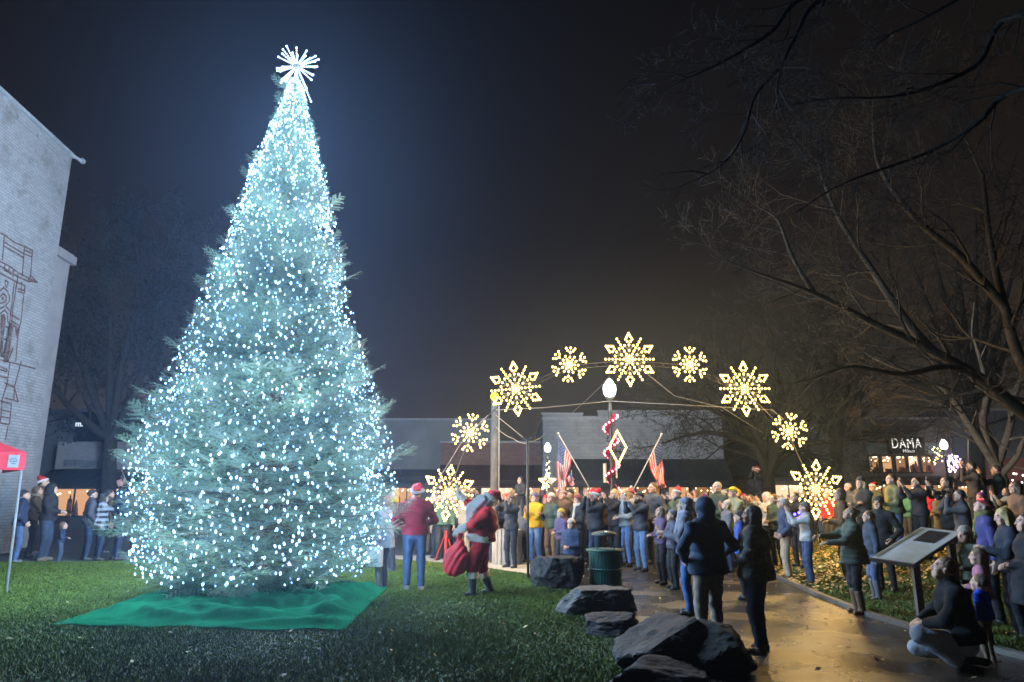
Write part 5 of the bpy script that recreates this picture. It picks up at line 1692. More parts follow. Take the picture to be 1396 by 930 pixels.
# flags
def flag(name, base, tip, fly, label, drop_pts, seed, pole_r=.014, group=None):
    """pole from base to tip; the cloth hangs from the upper part of the pole"""
    e = empty(name, (0, 0, 0), 0, label, 'flag', group)
    m = MB(); m.smooth = True; m.tube([base, tip], pole_r, 6); m.build('flagpole', mat('pale_pole', (.55, .50, .40), .5), e)
    m = MB(); m.smooth = True; m.ball(tip, pole_r * 2.2, 8, 6); m.build('finial', mat('pale_pole', (.55, .50, .40), .5), e)
    A, B, Cc, Dd = [Vector(p) for p in drop_pts]    # top hoist, bottom hoist, bottom fly, top fly
    NU, NV = 30, 26
    vs = []; fs = []; ms = []
    for j in range(NV + 1):
        for i in range(NU + 1):
            u, v = i / NU, j / NV
            p = (A.lerp(Dd, u)).lerp(B.lerp(Cc, u), v)
            wv = .10 * math.sin(u * 7 + v * 3 + seed) * u + .05 * math.sin(u * 15 + seed * 2 - v * 5) * u
            vs.append((p.x + .03 * math.sin(v * 6 + u * 8 + seed) * u, p.y + wv, p.z - .05 * math.sin(u * PI)))
    cl_ = MB(); cl_.smooth = True; cl_.v = vs
    for j in range(NV):
        for i in range(NU):
            a = j * (NU + 1) + i
            cl_.f.append((a, a + 1, a + NU + 2, a + NU + 1))
            can = i < NU * .4 and j < NV * 7 / 13
            cl_.m.append(2 if can else (0 if (j // 2) % 2 == 0 else 1)); cl_.sm.append(True)
    cl_.mi = 1; cl_.smooth = False
    for r_ in range(9):
        nn = 6 if r_ % 2 == 0 else 5
        for c_ in range(nn):
            u = .4 * ((c_ + (.5 if nn == 6 else 1)) / 6); v = 7 / 13 * (r_ + .7) / 9.4
            i = min(NU - 1, int(u * NU)); j = min(NV - 1, int(v * NV))
            a = Vector(vs[j * (NU + 1) + i]); du = (Vector(vs[j * (NU + 1) + i + 1]) - a) * NU; dv = (Vector(vs[(j + 1) * (NU + 1) + i]) - a) * NV
            p = a + du * (u - i / NU) + dv * (v - j / NV)
            for sg in (-1, 1):
                nrm = du.cross(dv).normalized() * .004 * sg
                vv = [p + nrm]
                for k in range(10):
                    rr = .016 if k % 2 == 0 else .0065
                    an = k * PI / 5
                    vv.append(p + nrm + dv.normalized() * (-math.cos(an) * rr * dv.length * 1.6) * .8 + du.normalized() * (math.sin(an) * rr * dv.length * 1.6) * .8)
                cl_.add(vv, [(0, 1 + k, 1 + (k + 1) % 10) for k in range(10)])
    cl_.build('flag_cloth', [mat('flag_red', (.55, .035, .02), .8), mat('flag_white', (.85, .78, .64), .8), mat('flag_blue', (.02, .028, .06), .8)], e)
    return e
YFL = 17.3
flag('american_flag', at(805, 668, YFL), at(761, 591, YFL), 0, 'left large american flag on a tilted pole, left of the red garland lamp', [at(761, 596, YFL), at(779, 626, YFL), at(769, 664, YFL + .1), at(758, 668, YFL + .1)], 1)
flag('american_flag', at(863, 668, YFL), at(902, 592, YFL), 0, 'right large american flag on a tilted pole, right of the red garland lamp', [at(900, 598, YFL), at(884, 628, YFL), at(897, 668, YFL + .1), at(908, 664, YFL + .1)], 4)
flag('small_american_flag', at(782, 672, 18.2), at(779, 642, 18.2), 0, 'small hand held american flag between the two large ones, nearer the left flag', [at(779, 643, 18.2), at(773, 652, 18.2), at(780, 664, 18.2), at(784, 654, 18.2)], 2, .006)
flag('small_american_flag', at(176, 664, 28), at(166, 641, 28), 0, 'small american flag on the shop awning left of the fir', [at(168, 645, 28), at(172, 657, 28), at(162, 664, 28), at(160, 655, 28)], 3, .01)

# boulders
from mathutils import noise as mnoise
rockm = mat('basalt', (.035, .035, .036), .8, var=.35, scale=3, bump=1.0, bscale=18, color2=(.09, .085, .075), cthr=(.35, .8), spec=.12)
rockm2 = mat('basalt_dark', (.016, .016, .017), .85, var=.3, scale=3, bump=1.0, bscale=16, color2=(.045, .042, .038), cthr=(.35, .8), spec=.10)
import bmesh
def boulder(px, py_b, wpx, top_py, label, seed, depth=.8, m=rockm, peak=None, flat=None, rz=0, Y=None):
    g = on_ground(px, py_b)
    Yc = g.y + depth * .5
    W = px_r(wpx, g.y) / 1.0; h = at(px, top_py, Yc).z
    bm = bmesh.new(); bmesh.ops.create_icosphere(bm, subdivisions=5, radius=1)
    rr = random.Random(seed)
    planes = []
    for i in range(16):
        n_ = Vector((rr.gauss(0, 1), rr.gauss(0, 1), rr.gauss(0, .55))).normalized(); planes.append((n_, rr.uniform(.70, .92)))
    if flat: planes.append((Vector((flat[0], flat[1], 1)).normalized(), flat[2]))
    if peak: 
        for q in peak: planes.append((Vector(q[:3]).normalized(), q[3]))
    for v in bm.verts:
        p = v.co.normalized(); r = 1.18
        for n_, dd in planes:
            c = p.dot(n_)
            if c > .05: r = min(r, dd / c)
        q = p * r
        q += p * (.07 * mnoise.noise(q * 2.6 + Vector((seed, 0, 0))) + .045 * mnoise.noise(q * 6 + Vector((0, seed, 0))) + .03 * (abs(mnoise.noise(q * 13)) - .3) + .012 * mnoise.noise(q * 27))
        v.co = q
    zs_ = [v.co.z for v in bm.verts]; xs_ = [v.co.x for v in bm.verts]
    zm, zM, xm, xM = -.55, max(zs_), min(xs_), max(xs_)
    for v in bm.verts:
        v.co.z = (v.co.z - zm) / (zM - zm) * h
        v.co.x = ((v.co.x - xm) / (xM - xm) - .5) * W; v.co.y *= depth * .5
    me = bpy.data.meshes.new('boulder'); bm.to_mesh(me); bm.free(); me.materials.append(m)
    me.polygons.foreach_set('use_smooth', [False] * len(me.polygons))
    o = bpy.data.objects.new('boulder', me); col.objects.link(o); o.location = (g.x, Yc, 0); o.rotation_euler = (0, 0, rz)
    return tag(o, label, 'boulder', 'boulders edging the lawn')
boulder(762, 806, 76, 757, 'flat topped dark boulder beside the thin black post, farthest of the row', 3, 1.2, flat=(.0, .05, .62), m=rockm2)
boulder(818, 844, 112, 799, 'wide pale grey boulder in front of the green litter bin', 9, 1.1, flat=(0, .1, .55))
boulder(842, 872, 78, 834, 'small dark boulder between the wide pale one and the big one', 5, .7, m=rockm2)
boulder(928, 932, 152, 840, 'large boulder with a raised peak in front of the hooded man', 12, 1.3, m=rockm2, peak=[(-.75, -.1, .95, .50)])
boulder(985, 925, 100, 845, 'dark boulder at the feet of the hooded man, right of the big one', 17, 1.0, m=rockm2)
boulder(915, 985, 150, 899, 'black boulder cut by the bottom edge of the picture', 23, .8, m=rockm2)

# green slatted litter bin
tb_ = on_ground(829, 803)
bin_ = empty('litter_bin', (tb_.x, tb_.y + .3, 0), 0, 'dark green slatted metal litter bin with a domed lid behind the boulders', 'litter bin')
gmetal = mat('green_metal', (.012, .06, .05), .35, .3, bump=.1)
rb_ = .31; hb = at(829, 751, tb_.y + .3).z
m = MB(); m.smooth = True; m.lathe([(rb_ * .80, .03), (rb_ * .84, hb - .03)], 24); m.build('liner', mat('bin_liner', (.02, .03, .03), .6), bin_)
for k in range(34):
    a = 2 * PI * k / 34
    m = MB(); m.box((math.cos(a) * rb_ * .95, math.sin(a) * rb_ * .95, hb * .48), (.012, .036, hb * .92), a); m.build('slat', gmetal, bin_)
m = MB(); m.smooth = True
for z_ in (.03, hb * .5, hb * .96):
    m.lathe([(rb_ * .93, z_ - .02), (rb_ * 1.0, z_ - .02), (rb_ * 1.0, z_ + .02), (rb_ * .93, z_ + .02)], 28)
m.lathe([(rb_ * .7, hb), (rb_ * 1.12, hb), (rb_ * 1.14, hb + .03), (rb_ * .72, hb + .04)], 28)
m.build('hoop', gmetal, bin_)
m = MB()
for k in range(4):
    a = PI / 4 + k * PI / 2; m.tube([(math.cos(a) * rb_ * .7, math.sin(a) * rb_ * .7, hb), (math.cos(a) * rb_ * .7, math.sin(a) * rb_ * .7, hb + .30)], .012, 6)
m.build('lid_post', gmetal, bin_)
m = MB(); m.smooth = True; m.lathe([(rb_ * .78, hb + .28), (rb_ * .8, hb + .31), (rb_ * .55, hb + .35), (.03, hb + .37)], 24); m.build('lid', mat('wet_lid', (.10, .12, .10), .18, .6), bin_)
# concrete ribbed bin
cb = on_ground(691, 771)
cbn = empty('ribbed_planter', (cb.x, cb.y + .35, 0), .1, 'round grey planter of upright timber staves behind the man in the red suit', 'planter')
hh = at(691, 722, cb.y + .3).z
for k in range(20):
    a = 2 * PI * k / 20; m = MB(); m.box((math.cos(a) * .34, math.sin(a) * .34, hh / 2), (.05, .092, hh), a); m.build('stave', mat('grey_stave', (.20, .19, .17), .8, var=.25, scale=3, bump=.4), cbn)
m = MB(); m.lathe([(.31, .05), (.31, hh - .06)], 20); m.build('soil', mat('planter_soil', (.04, .03, .02), .9), cbn)

# red post
rp = on_ground(607, 766)
o = MB(); o.tube([(0, 0, 0), (0, 0, .75)], .028, 8); o.tube([(0, 0, .70), (-.28, .1, 0)], .012, 6); o.tube([(0, 0, .70), (.26, .1, 0)], .012, 6)
ro = o.build('red_stand', mat('red_paint', (.5, .03, .02), .5), None, (rp.x, rp.y, 0)); tag(ro, 'small red metal stand under the left foot snowflake', 'stand')

# interpretive panel on posts
ip = on_ground(1262, 838)
pn = empty('information_board', (0, 0, 0), 0, 'tilted information board with a pale face and dark plaque beside the path', 'information board')
c1, c2, c3, c4 = at(1185, 760, 8.6), at(1242, 769, 8.3), at(1314, 724, 8.9), at(1250, 721, 9.2)
# make it planar: near-left, near-right, far-right, far-left
O = c1; U = c2 - c1; 
NL_, NR, FRr = at(1185, 761, 8.75), at(1246, 770, 8.45), at(1314, 725, 9.15)
FLl = NL_ + (FRr - NR)
nrm = (NR - NL_).cross(FRr - NR).normalized()
if nrm.z < 0: nrm = -nrm
def quad_slab(ps, th, n_):
    m = MB(); a = [p for p in ps]; b_ = [p - n_ * th for p in ps]
    m.add(a + b_, [(0, 1, 2, 3), (7, 6, 5, 4), (0, 4, 5, 1), (1, 5, 6, 2), (2, 6, 7, 3), (3, 7, 4, 0)]); return m
cen = (NL_ + NR + FRr + FLl) / 4
m = quad_slab([NL_, NR, FRr, FLl], .04, nrm); m.build('frame', mat('board_frame', (.05, .035, .025), .5), pn)
ins_ = [cen + (p - cen) * .955 + nrm * .004 for p in (NL_, NR, FRr, FLl)]
m = quad_slab(ins_, .003, nrm); m.build('panel_face', mat('board_face', (.38, .33, .24), .35, var=.25, scale=1.1, color2=(.70, .70, .68)), pn)
def bil(u, v): return ins_[0].lerp(ins_[1], u).lerp(ins_[3].lerp(ins_[2], u), v)
m = quad_slab([bil(.28, .58) + nrm * .004, bil(.80, .58) + nrm * .004, bil(.80, .93) + nrm * .004, bil(.28, .93) + nrm * .004], .003, nrm); m.build('plaque', mat('plaque_bronze', (.05, .042, .035), .4, .3, var=.6, scale=30), pn)
m = quad_slab([bil(.03, .04) + nrm * .004, bil(.12, .04) + nrm * .004, bil(.12, .96) + nrm * .004, bil(.03, .96) + nrm * .004], .003, nrm); m.build('photo_strip', mat('photo_strip', (.18, .14, .08), .4, var=.5, scale=6), pn)
for q in ((.86, .12), (.93, .80)):
    p = bil(*q); m = MB(); m.box2((p.x - .04, p.y - .03, 0), (p.x + .04, p.y + .03, p.z - .07)); m.build('leg', mat('board_post', (.04, .035, .03), .6), pn)

# red canopy tent at the left edge (its corner points at the lawn, both sides run back to the left)
tpb = on_ground(8, 810); Yt_ = tpb.y
zc = at(31, 640, Yt_).z
tcx = at(31, 640, Yt_).x
tn = empty('canopy_tent', (tcx, Yt_, 0), R(42), 'corner of a red pop up canopy tent with white lettering at the left edge', 'tent')
foot = Matrix.Rotation(-R(42), 3, 'Z') @ Vector((tpb.x - tcx, 0, 0))
m = MB(); m.smooth = True; m.tube([(foot.x, foot.y, 0), (-.02, .02, zc + .2)], .022, 8); m.build('leg', mat('white_tent_pole', (.55, .57, .6), .35, .4), tn)
m = MB(); m.lathe([(.06, 0), (.06, .012)], 10, None, (foot.x, foot.y, 0)); m.build('foot_plate', mat('white_tent_pole', (.55, .57, .6), .35, .4), tn)
redt = mat('red_canopy', (.36, .012, .022), .75, var=.12, scale=3, bump=.2)
vz0, vz1 = at(31, 641, Yt_).z, at(31, 617, Yt_).z
m = MB(); m.box2((-3.0, -.012, vz0), (.02, 0, vz1)); m.box2((.008, .002, vz0), (.02, 3, vz1)); m.build('valance', redt, tn)
m = MB(); ap = Vector((-1.5, 1.5, vz1 + .75))
q4 = [Vector((-3, 0, vz1)), Vector((.02, 0, vz1)), Vector((.02, 3, vz1)), Vector((-3, 3, vz1))]
m.add(q4 + [ap], [(0, 1, 4), (1, 2, 4), (2, 3, 4), (3, 0, 4)]); m.build('roof', redt, tn)
wm_ = mat('white_print', (.75, .75, .75), .6)
vh = vz1 - vz0
text('lettering', 'on', vh * .85, (-.34, -.018, (vz0 + vz1) / 2), wm_, tn, align='RIGHT', ext=.002, bold=.004)
x0_, x1_ = -.235, -.075
m = MB(); m.box2((x0_, -.020, vz0 + vh * .14), (x1_, -.013, vz1 - vh * .16)); m.build('logo_patch', wm_, tn)
m = MB(); cxl = (x0_ + x1_) / 2; zz_ = (vz0 + vz1) / 2 + .02
m.tube([(cxl - .05, -.022, zz_ - .01), (cxl - .02, -.022, zz_ + .03), (cxl, -.022, zz_ + .01), (cxl + .02, -.022, zz_ + .035), (cxl + .05, -.022, zz_ - .01)], .006, 4); m.box2((cxl - .055, -.024, zz_ - .035), (cxl + .055, -.021, zz_ - .022)); m.box2((cxl - .035, -.024, zz_ - .07), (cxl + .035, -.021, zz_ - .058))
m.build('logo_mark', mat('logo_teal', (.05, .14, .18), .6), tn)

# brick planter round the mid tree, low bench the photographers stand on
pl_ = empty('brick_planter', (at(1040, 690, 23.5).x, 24.0, 0), 0, 'low brick planter wall round the tree behind the crowd', 'planter')
m = MB(); m.box2((-1.6, -1.4, 0), (1.2, 1.4, 1.0)); m.build('brick_wall', red_brick, pl_)
m = MB(); m.box2((-1.66, -1.46, 1.002), (1.26, 1.46, 1.06)); m.build('cap', conc, pl_)
wl = empty('stone_seat_wall', (at(1345, 690, 16.2).x, 16.2, 0), 0, 'low stone seat wall that two photographers stand on at the far right', 'wall')
m = MB(); m.box2((-.9, -.35, .2), (1.6, .35, .72)); m.build('stone_block', mat('seat_stone', (.16, .15, .14), .85, bump=.5), wl)
m = MB(); m.box2((-.94, -.39, .722), (1.64, .39, .78)); m.build('capstone', conc, wl)
# ------------------------------------------------------------------ the people in the photograph
random.seed(1234)
_t = time.time()
NAVY = (.02, .028, .05); BLACK = (.018, .018, .02); JEAN = (.035, .05, .075); DJEAN = (.022, .03, .05); KHAKI = (.25, .20, .14); OLIVE = (.06, .07, .04); GREY = (.09, .09, .095); LGREY = (.33, .34, .35)
MAROON = (.16, .015, .03); MUST = (.42, .27, .02); BROWN = (.08, .05, .03); TAN = (.20, .15, .10); CREAM = (.55, .50, .42); REDC = (.40, .02, .025); PURP = (.07, .05, .085); BLUEC = (.03, .06, .2); GREEN = (.03, .08, .05)
BLOND = (.45, .32, .14); DKH = (.025, .017, .012); BRH = (.09, .05, .025); GREYH = (.35, .33, .30)
HX = {'beanie': .03, 'pom': .03, 'red': .04, 'cap': .015, 'band': .0, None: .0}

def put(px, tpx, feet=None, Y=None, face=None, label='', H=None, z0=0.0, dface=0, **k):
    hat = k.get('hat')
    if feet is not None:
        g = on_ground(px, feet, z0); Y = g.y
    ztop = at(px, tpx, Y).z
    x = at(px, (tpx + (feet or tpx + 60)) / 2, Y).x
    hx = HX.get(hat, 0) + (.03 if k.get('hood') is True else 0)
    if H is None: H = (ztop - z0) / (1 + hx / 1.75)
    else: z0 = ztop - H * (1 + hx / 1.75)
    if face is None: face = head_turn_to(x, Y) + dface
    res = k.pop('res', None) or (.013 if Y < 10.5 else (.017 if Y < 14 else (.021 if Y < 18 else .028)))
    P = person(Vector((x, Y, z0)), H, face, label=label, res=res, **k)
    P['H'] = H; P['z0'] = z0
    return P

# ---- far left group in front of the corner shop
put(27, 664, 768, face=-55, label='person in dark navy jacket and black beanie standing nearest the tent pole', pose='pocket', top=NAVY, bot=(.05, .08, .14), hat='beanie', hatc=BLACK, pitch=.3, shoe=GREY)
put(45, 660, 760, face=-60, label='person with brown hair and tan scarf behind the navy jacket beside the tent pole', pose='clap', top=BROWN, bot=BLACK, sex='f', hair='long', hairc=BRH, scarf=TAN, pitch=.3)
put(65, 655, 765, face=-75, label='person in black hooded jacket and blue jeans left of the lit shop window', pose='clasp', top=BLACK, bot=JEAN, hood=True, style='hoodie', pitch=.5, bulk=1.15, shoe=TAN)
put(57, 646, None, 19.5, face=-70, label='person in a red hat with white brim standing behind the black hooded jacket', pose='down', top=BROWN, bot=BLACK, hat='red', pitch=.3)
put(83, 712, 768, face=-70, label='child in dark jacket and jeans beside the black hooded jacket, left of the fir', pose='clasp', top=NAVY, bot=JEAN, child=True, sex='f', hair='bob', hairc=BRH, pitch=.2)
put(121, 664, 764, face=-50, label='person in dark vest with grey sleeves and cap before the lit shop window', pose='pocket', top=(.05, .05, .06), bot=DJEAN, hat='cap', hatc=BLACK, pitch=.35)
plaid = bpy.data.materials.new('buffalo_plaid'); plaid.use_nodes = True
_n = plaid.node_tree; _b = _n.nodes['Principled BSDF']; _tc = _n.nodes.new('ShaderNodeTexCoord'); _sp = _n.nodes.new('ShaderNodeSeparateXYZ'); _n.links.new(_tc.outputs['Object'], _sp.inputs[0])
def _sq(ax, sc):
    a = _n.nodes.new('ShaderNodeMath'); a.operation = 'MULTIPLY'; a.inputs[1].default_value = sc; _n.links.new(_sp.outputs[ax], a.inputs[0])
    b = _n.nodes.new('ShaderNodeMath'); b.operation = 'FRACT'; _n.links.new(a.outputs[0], b.inputs[0])
    c = _n.nodes.new('ShaderNodeMath'); c.operation = 'GREATER_THAN'; c.inputs[1].default_value = .5; _n.links.new(b.outputs[0], c.inputs[0]); return c
_z, _x = _sq('Z', 7.5), _sq('X', 7.5)
_ad = _n.nodes.new('ShaderNodeMath'); _ad.operation = 'MULTIPLY_ADD'; _n.links.new(_z.outputs[0], _ad.inputs[0]); _ad.inputs[1].default_value = .65
_m2 = _n.nodes.new('ShaderNodeMath'); _m2.operation = 'MULTIPLY'; _m2.inputs[1].default_value = .3; _n.links.new(_x.outputs[0], _m2.inputs[0]); _n.links.new(_m2.outputs[0], _ad.inputs[2])
_rm = _n.nodes.new('ShaderNodeValToRGB'); _rm.color_ramp.elements[0].color = (.02, .02, .022, 1); _rm.color_ramp.elements[1].color = (.55, .56, .58, 1); _n.links.new(_ad.outputs[0], _rm.inputs[0]); _n.links.new(_rm.outputs[0], _b.inputs['Base Color']); _b.inputs['Roughness'].default_value = .9
put(137, 669, 764, face=-45, label='person in a black and white plaid coat with hands at face, left of the fir', pose='phone', top=GREY, topmat=plaid, style='coat', hem=-.16, bot=DJEAN, sex='f', hair='bob', hairc=DKH, hat='beanie', hatc=BLACK, pitch=.2)
put(162, 663, 764, face=-45, label='person in dark hooded jacket and jeans half hidden by the left edge of the fir', pose='pocket', top=NAVY, bot=DJEAN, hood=True, style='hoodie', pitch=.4)
put(147, 665, None, 20, face=-45, label='person with dark hair whose face shows between the plaid coat and the hooded jacket', pose='down', top=BROWN, bot=BLACK, hairc=DKH)

# ---- by the fir on its right
PP = put(523, 672, 803, face=75, label='person in grey coat carrying a white bag at the right edge of the fir', pose='down', top=(.30, .31, .33), bot=(.03, .035, .05), boots=True, shoe=BLACK, hair='bob', hairc=BRH, sex='f', style='long', pitch=.2)
w_ = PP['W'] @ PP['haL']
bg_ = MB(); bg_.box((0, 0, -.22), (.10, .28, .34)); bg_.tube([(0, -.08, -.05), (0, -.05, .02), (0, .05, .02), (0, .08, -.05)], .006, 5)
tag(bg_.build('tote_bag', mat('white_canvas', (.6, .6, .58), .8), None, w_, R(70)), 'white canvas bag hanging from the hand of the grey coat beside the fir', 'bag')
put(536, 665, None, 15.5, face=120, label='person with blond hair and yellow scarf between the fir and the red hoodie', pose='clasp', top=BROWN, bot=BLACK, sex='f', hair='long', hairc=BLOND, scarf=MUST)

# ---- the two figures on the lawn
put(566, 655, 806, face=12, label='person in dark red hoodie, blue jeans and red hat, seen from behind by the fir', pose='pocket', top=(.085, .004, .008), bot=(.025, .045, .085), hat='red', style='hoodie', hood='down', shoe=(.6, .6, .6), pitch=.30, bulk=1.14, hair='short', hairc=DKH, res=.012, extra=1, hem=-.03,
    hands=dict(RH=(.15, .26, 1.05), LH=(-.17, .24, 1.03), eR=(.9, -.4, -.3), eL=(-.9, -.4, -.3)))
velvet = mat('red_velvet', (.16, .004, .006), .8, var=.35, scale=14, bump=.45, bscale=34, spec=.1)
white_h = (.75, .76, .78)
SA = put(657, 664, 812, face=98, label='person in red velvet suit with white trim, long white beard and black boots', pose='hold', top=(.2, .01, .02), topmat=velvet, botmat=mat('red_velvet', (.16, .005, .007), .8, var=.35, scale=14, bump=.45, bscale=34, spec=.1),
         bot=REDC, boots=True, shoe=(.012, .014, .02), hat=None, hair='long', hairc=white_h, bulk=1.40, belly=.06, baggy=1.42, gloves=(.7, .7, .7), lean=-.13, pitch=.62, res=.012, trim=True, hem=-.02,
         hands=dict(LH=(-.16, .40, 1.06), RH=(.16, .44, 1.66), LHd=('grip', (0, .6, -.8), (1, 0, 0)), RHd=('open', (0, .25, 1), (-.3, .9, 0)), eL=(-.6, -.5, -.5), eR=(.6, .0, -1)),
         legs=dict(RF=(.16, -.16, .085), LF=(-.14, .16, .085)), pelvis=(0, 0, .90))
# beard, hat, gloves and boot fur of the red suited figure
def sa_piece(name, prims, m, r=.011, warp=None, parent=None, k=.02, clips=()):
    V, Q = field_mesh(prims, r, k=k, warp=warp, clips=clips); return mk(name, V, [tuple(q) for q in Q.tolist()], None, [m], parent or SA['root'])
furm = mat('white_fur', (.78, .76, .74), .95, var=.05, bump=.3, bscale=70)
hc_ = SA['headc']; hdv = Vector((0, math.cos(.62), math.sin(.62))); upv = Vector((0, -math.sin(.62), math.cos(.62)))
fz = lambda P: .008 * np.sin(P[..., 0] * 70) * np.sin(P[..., 2] * 60) * np.sin(P[..., 1] * 60)
chin = hc_ + hdv * .07 - upv * .09
sa_piece('beard', [('c', hc_ + hdv * .06 - upv * .05 - Vector((.06, 0, 0)), chin - Vector((0, 0, .02)), .05, .06, .05), ('c', hc_ + hdv * .06 - upv * .05 + Vector((.06, 0, 0)), chin, .05, .06, .05), ('c', chin, chin + Vector((0, .14, -.14)), .11, .115, .05), ('c', chin + Vector((0, .14, -.14)), chin + Vector((0, .22, -.34)), .115, .05, .04)], mat('white_beard', (.78, .79, .80), .9, var=.05, bump=.25, bscale=50), warp=fz)
redf = mat('red_felt', (.42, .018, .022), .85, var=.12, bump=.3)
hb_ = hc_ + upv * .07 - hdv * .03
sa_piece('hat', [('e', tuple(hc_ + upv * .075 - hdv * .03), (.10, .10, .10)), ('c', hb_ + upv * .03, hb_ + upv * .10 - hdv * .06, .075, .05, .04), ('c', hb_ + upv * .10 - hdv * .06, hb_ - hdv * .19 + upv * .02, .05, .02, .03)], redf, clips=[(tuple(hc_ + upv * .045), tuple(-upv))])
rx = Vector((1, 0, 0))
sa_piece('hat_brim', [('c', hc_ + upv * .05 - hdv * .02 + rx * math.cos(t) * .088 + hdv * math.sin(t) * .10, hc_ + upv * .05 - hdv * .02 + rx * math.cos(t + .35) * .088 + hdv * math.sin(t + .35) * .10, .03, .03) for t in np.arange(0, 6.2, .35)], furm, warp=fz)
sa_piece('pompom', [('e', tuple(hb_ - hdv * .21 + upv * .0), (.042, .042, .042))], furm, warp=fz)
for hh_ in (SA['haR'], SA['haL']): 
    pass
for kn_, an_ in ((SA['knR'], SA['anR']), (SA['knL'], SA['anL'])):
    d_ = (kn_ - an_).normalized()
    sa_piece('boot_cuff', [('c', an_ + d_ * .235, an_ + d_ * .285, .098, .102)], furm, warp=fz, clips=[(tuple(an_ + d_ * .30), tuple(d_)), (tuple(an_ + d_ * .20), tuple(-d_))])
bl = MB(); bl.smooth = True
# red sack held in front
sk_c = SA['W'] @ Vector((-.10, .42, .58))
S_ = SA['H'] / 1.75
V, Q = field_mesh([('e', (0, 0, 0), (.21, .25, .28)), ('e', (0, .05, -.12), (.20, .22, .18)), ('c', (0, -.05, .20), (.02, -.04, .38), .12, .05, .06), ('c', (.02, -.04, .38), (.03, -.05, .46), .05, .07, .02)], .014, warp=lambda P: .018 * np.sin(P[..., 0] * 26 + P[..., 1] * 21) * np.sin(P[..., 2] * 6 + 1) + .008 * np.sin(P[..., 1] * 50 + P[..., 2] * 30))
sack = mk('gift_sack', V, [tuple(q) for q in Q.tolist()], None, [mat('sack_red', (.42, .006, .014), .6, var=.15, bump=.4, bscale=12)], None)
sack.scale = (.88, .88, .88); sack.location = sk_c; sack.rotation_euler = (0, 0, R(72)); tag(sack, 'bulging bright red cloth sack held by the person in the red velvet suit', 'sack')

# ---- boulder sitter and the row before the street lamp
SIT = dict(legs=dict(RF=(.13, .42, .085), LF=(-.13, .40, .085), kR=(.1, 1, 1), kL=(-.1, 1, 1)), pelvis=(0, 0, .52))
put(779, 703, None, 15.1, face=150, H=1.55, label='person in dark puffer jacket and cream beanie sitting behind the flat topped boulder', pose='clasp', top=NAVY, bot=DJEAN, hat='beanie', hatc=CREAM, style='puffer', sex='f', hair='long', z0=0)
PERSONS[-1]['root'].location.z = PERSONS[-1]['root'].location.z
put(697, 670, None, 16.4, label='person in black jacket and brown beanie with hands pressed to face above the round planter', pose='camera', top=BLACK, bot=BLACK, hat='beanie', hatc=BROWN, sex='f', hair='long', hairc=BRH)
put(710, 648, None, 17.6, H=1.15, label='child in dark hooded coat raised on shoulders left of the thin black post', pose='clasp', top=BLACK, bot=BLACK, child=True, hood=True, style='hoodie')
put(712, 672, None, 17.9, label='person with a lit face under the raised child, just left of the thin black post', pose='hold', top=BROWN, bot=KHAKI, hairc=BRH)
put(730, 668, 769, label='person in mustard jacket and blue jeans clapping right of the thin black post', pose='clap', top=MUST, bot=(.07, .13, .27), hat='beanie', hatc=(.05, .05, .08), sex='f', hair='long', hairc=BRH, bulk=1.12, style='jacket')
P_ = put(752, 668, 771, label='person in dark jacket and white brimmed beanie right of the mustard jacket', pose='drink', top=(.03, .04, .03), bot=BROWN, hat='beanie', hatc=CREAM, sex='f', hair='long', hairc=BRH)
put(768, 664, None, 17.8, label='person in tan hat reaching up under the left flag', pose='raise', top=BROWN, bot=BLACK, hat='beanie', hatc=TAN)
put(765, 692, None, 15.9, label='child in purple grey coat and bright striped cap before the left flag', pose='clasp', top=PURP, bot=BLACK, child=True, hat='beanie', hatc=(.4, .25, .05))
put(788, 671, None, 16.6, label='person in black coat with black and white scarf behind the cream beanie', pose='clasp', top=BLACK, bot=BLACK, hat='beanie', hatc=(.1, .02, .02), sex='f', scarf=CREAM, hair='long')
put(812, 664, None, 15.6, label='person in black sweater and red hat with white brim directly behind the litter bin', pose='camera', top=BLACK, bot=DJEAN, hat='red', bulk=1.12, hairc=DKH)
put(804, 664, None, 17.6, label='person in red hat and dark coat holding the pole of the left large flag', pose='phone', top=(.04, .03, .03), bot=BLACK, hat='red', sex='f', extra=-1)
put(838, 664, None, 16.9, label='person with curly light hair and dark coat right of the middle lamp post', pose='phone', top=BLACK, bot=BLACK, sex='f', hair='bob', hairc=BLOND)
put(853, 664, 772, label='person with blond hair, grey sleeves and ripped jeans right of the litter bin', pose='clasp', top=(.20, .22, .22), bot=(.12, .18, .32), sex='f', hair='long', hairc=BLOND)
PH = put(874, 667, 779, label='person in flat black cap, dark vest and jeans raising a lit phone', pose='phone', top=(.035, .035, .04), bot=(.10, .16, .26), hat='cap', hatc=BLACK, beard=DKH, shoe=BLACK, bulk=1.08)
phone(PH, 'phone with its white torch lit, held by the person in the flat black cap', flash=True)
put(860, 662, None, 17.4, label='person in blue and red knit hat holding the pole of the right large flag', pose='clasp', top=(.25, .25, .27), bot=BLACK, hat='pom', hatc=(.35, .05, .05))
put(891, 655, None, 17.2, label='tall person in charcoal jacket with short brown hair below the right large flag', pose='pocket', top=(.06, .06, .065), bot=BLACK, hairc=BRH)
put(924, 661, None, 16.6, label='person with white beard and red hat, left of the hooded man', pose='pocket', top=OLIVE, bot=BLACK, hat='red', beard=GREYH, extra=1)
PH = put(942, 668, None, 18.2, label='person lifting a phone high above the crowd left of the hooded man', pose='phone_high', top=BLACK, bot=BLACK, hairc=DKH)
phone(PH, 'phone held high above the crowd by a raised arm', lit=(.9, .75, .5), strength=1.5, high=True)
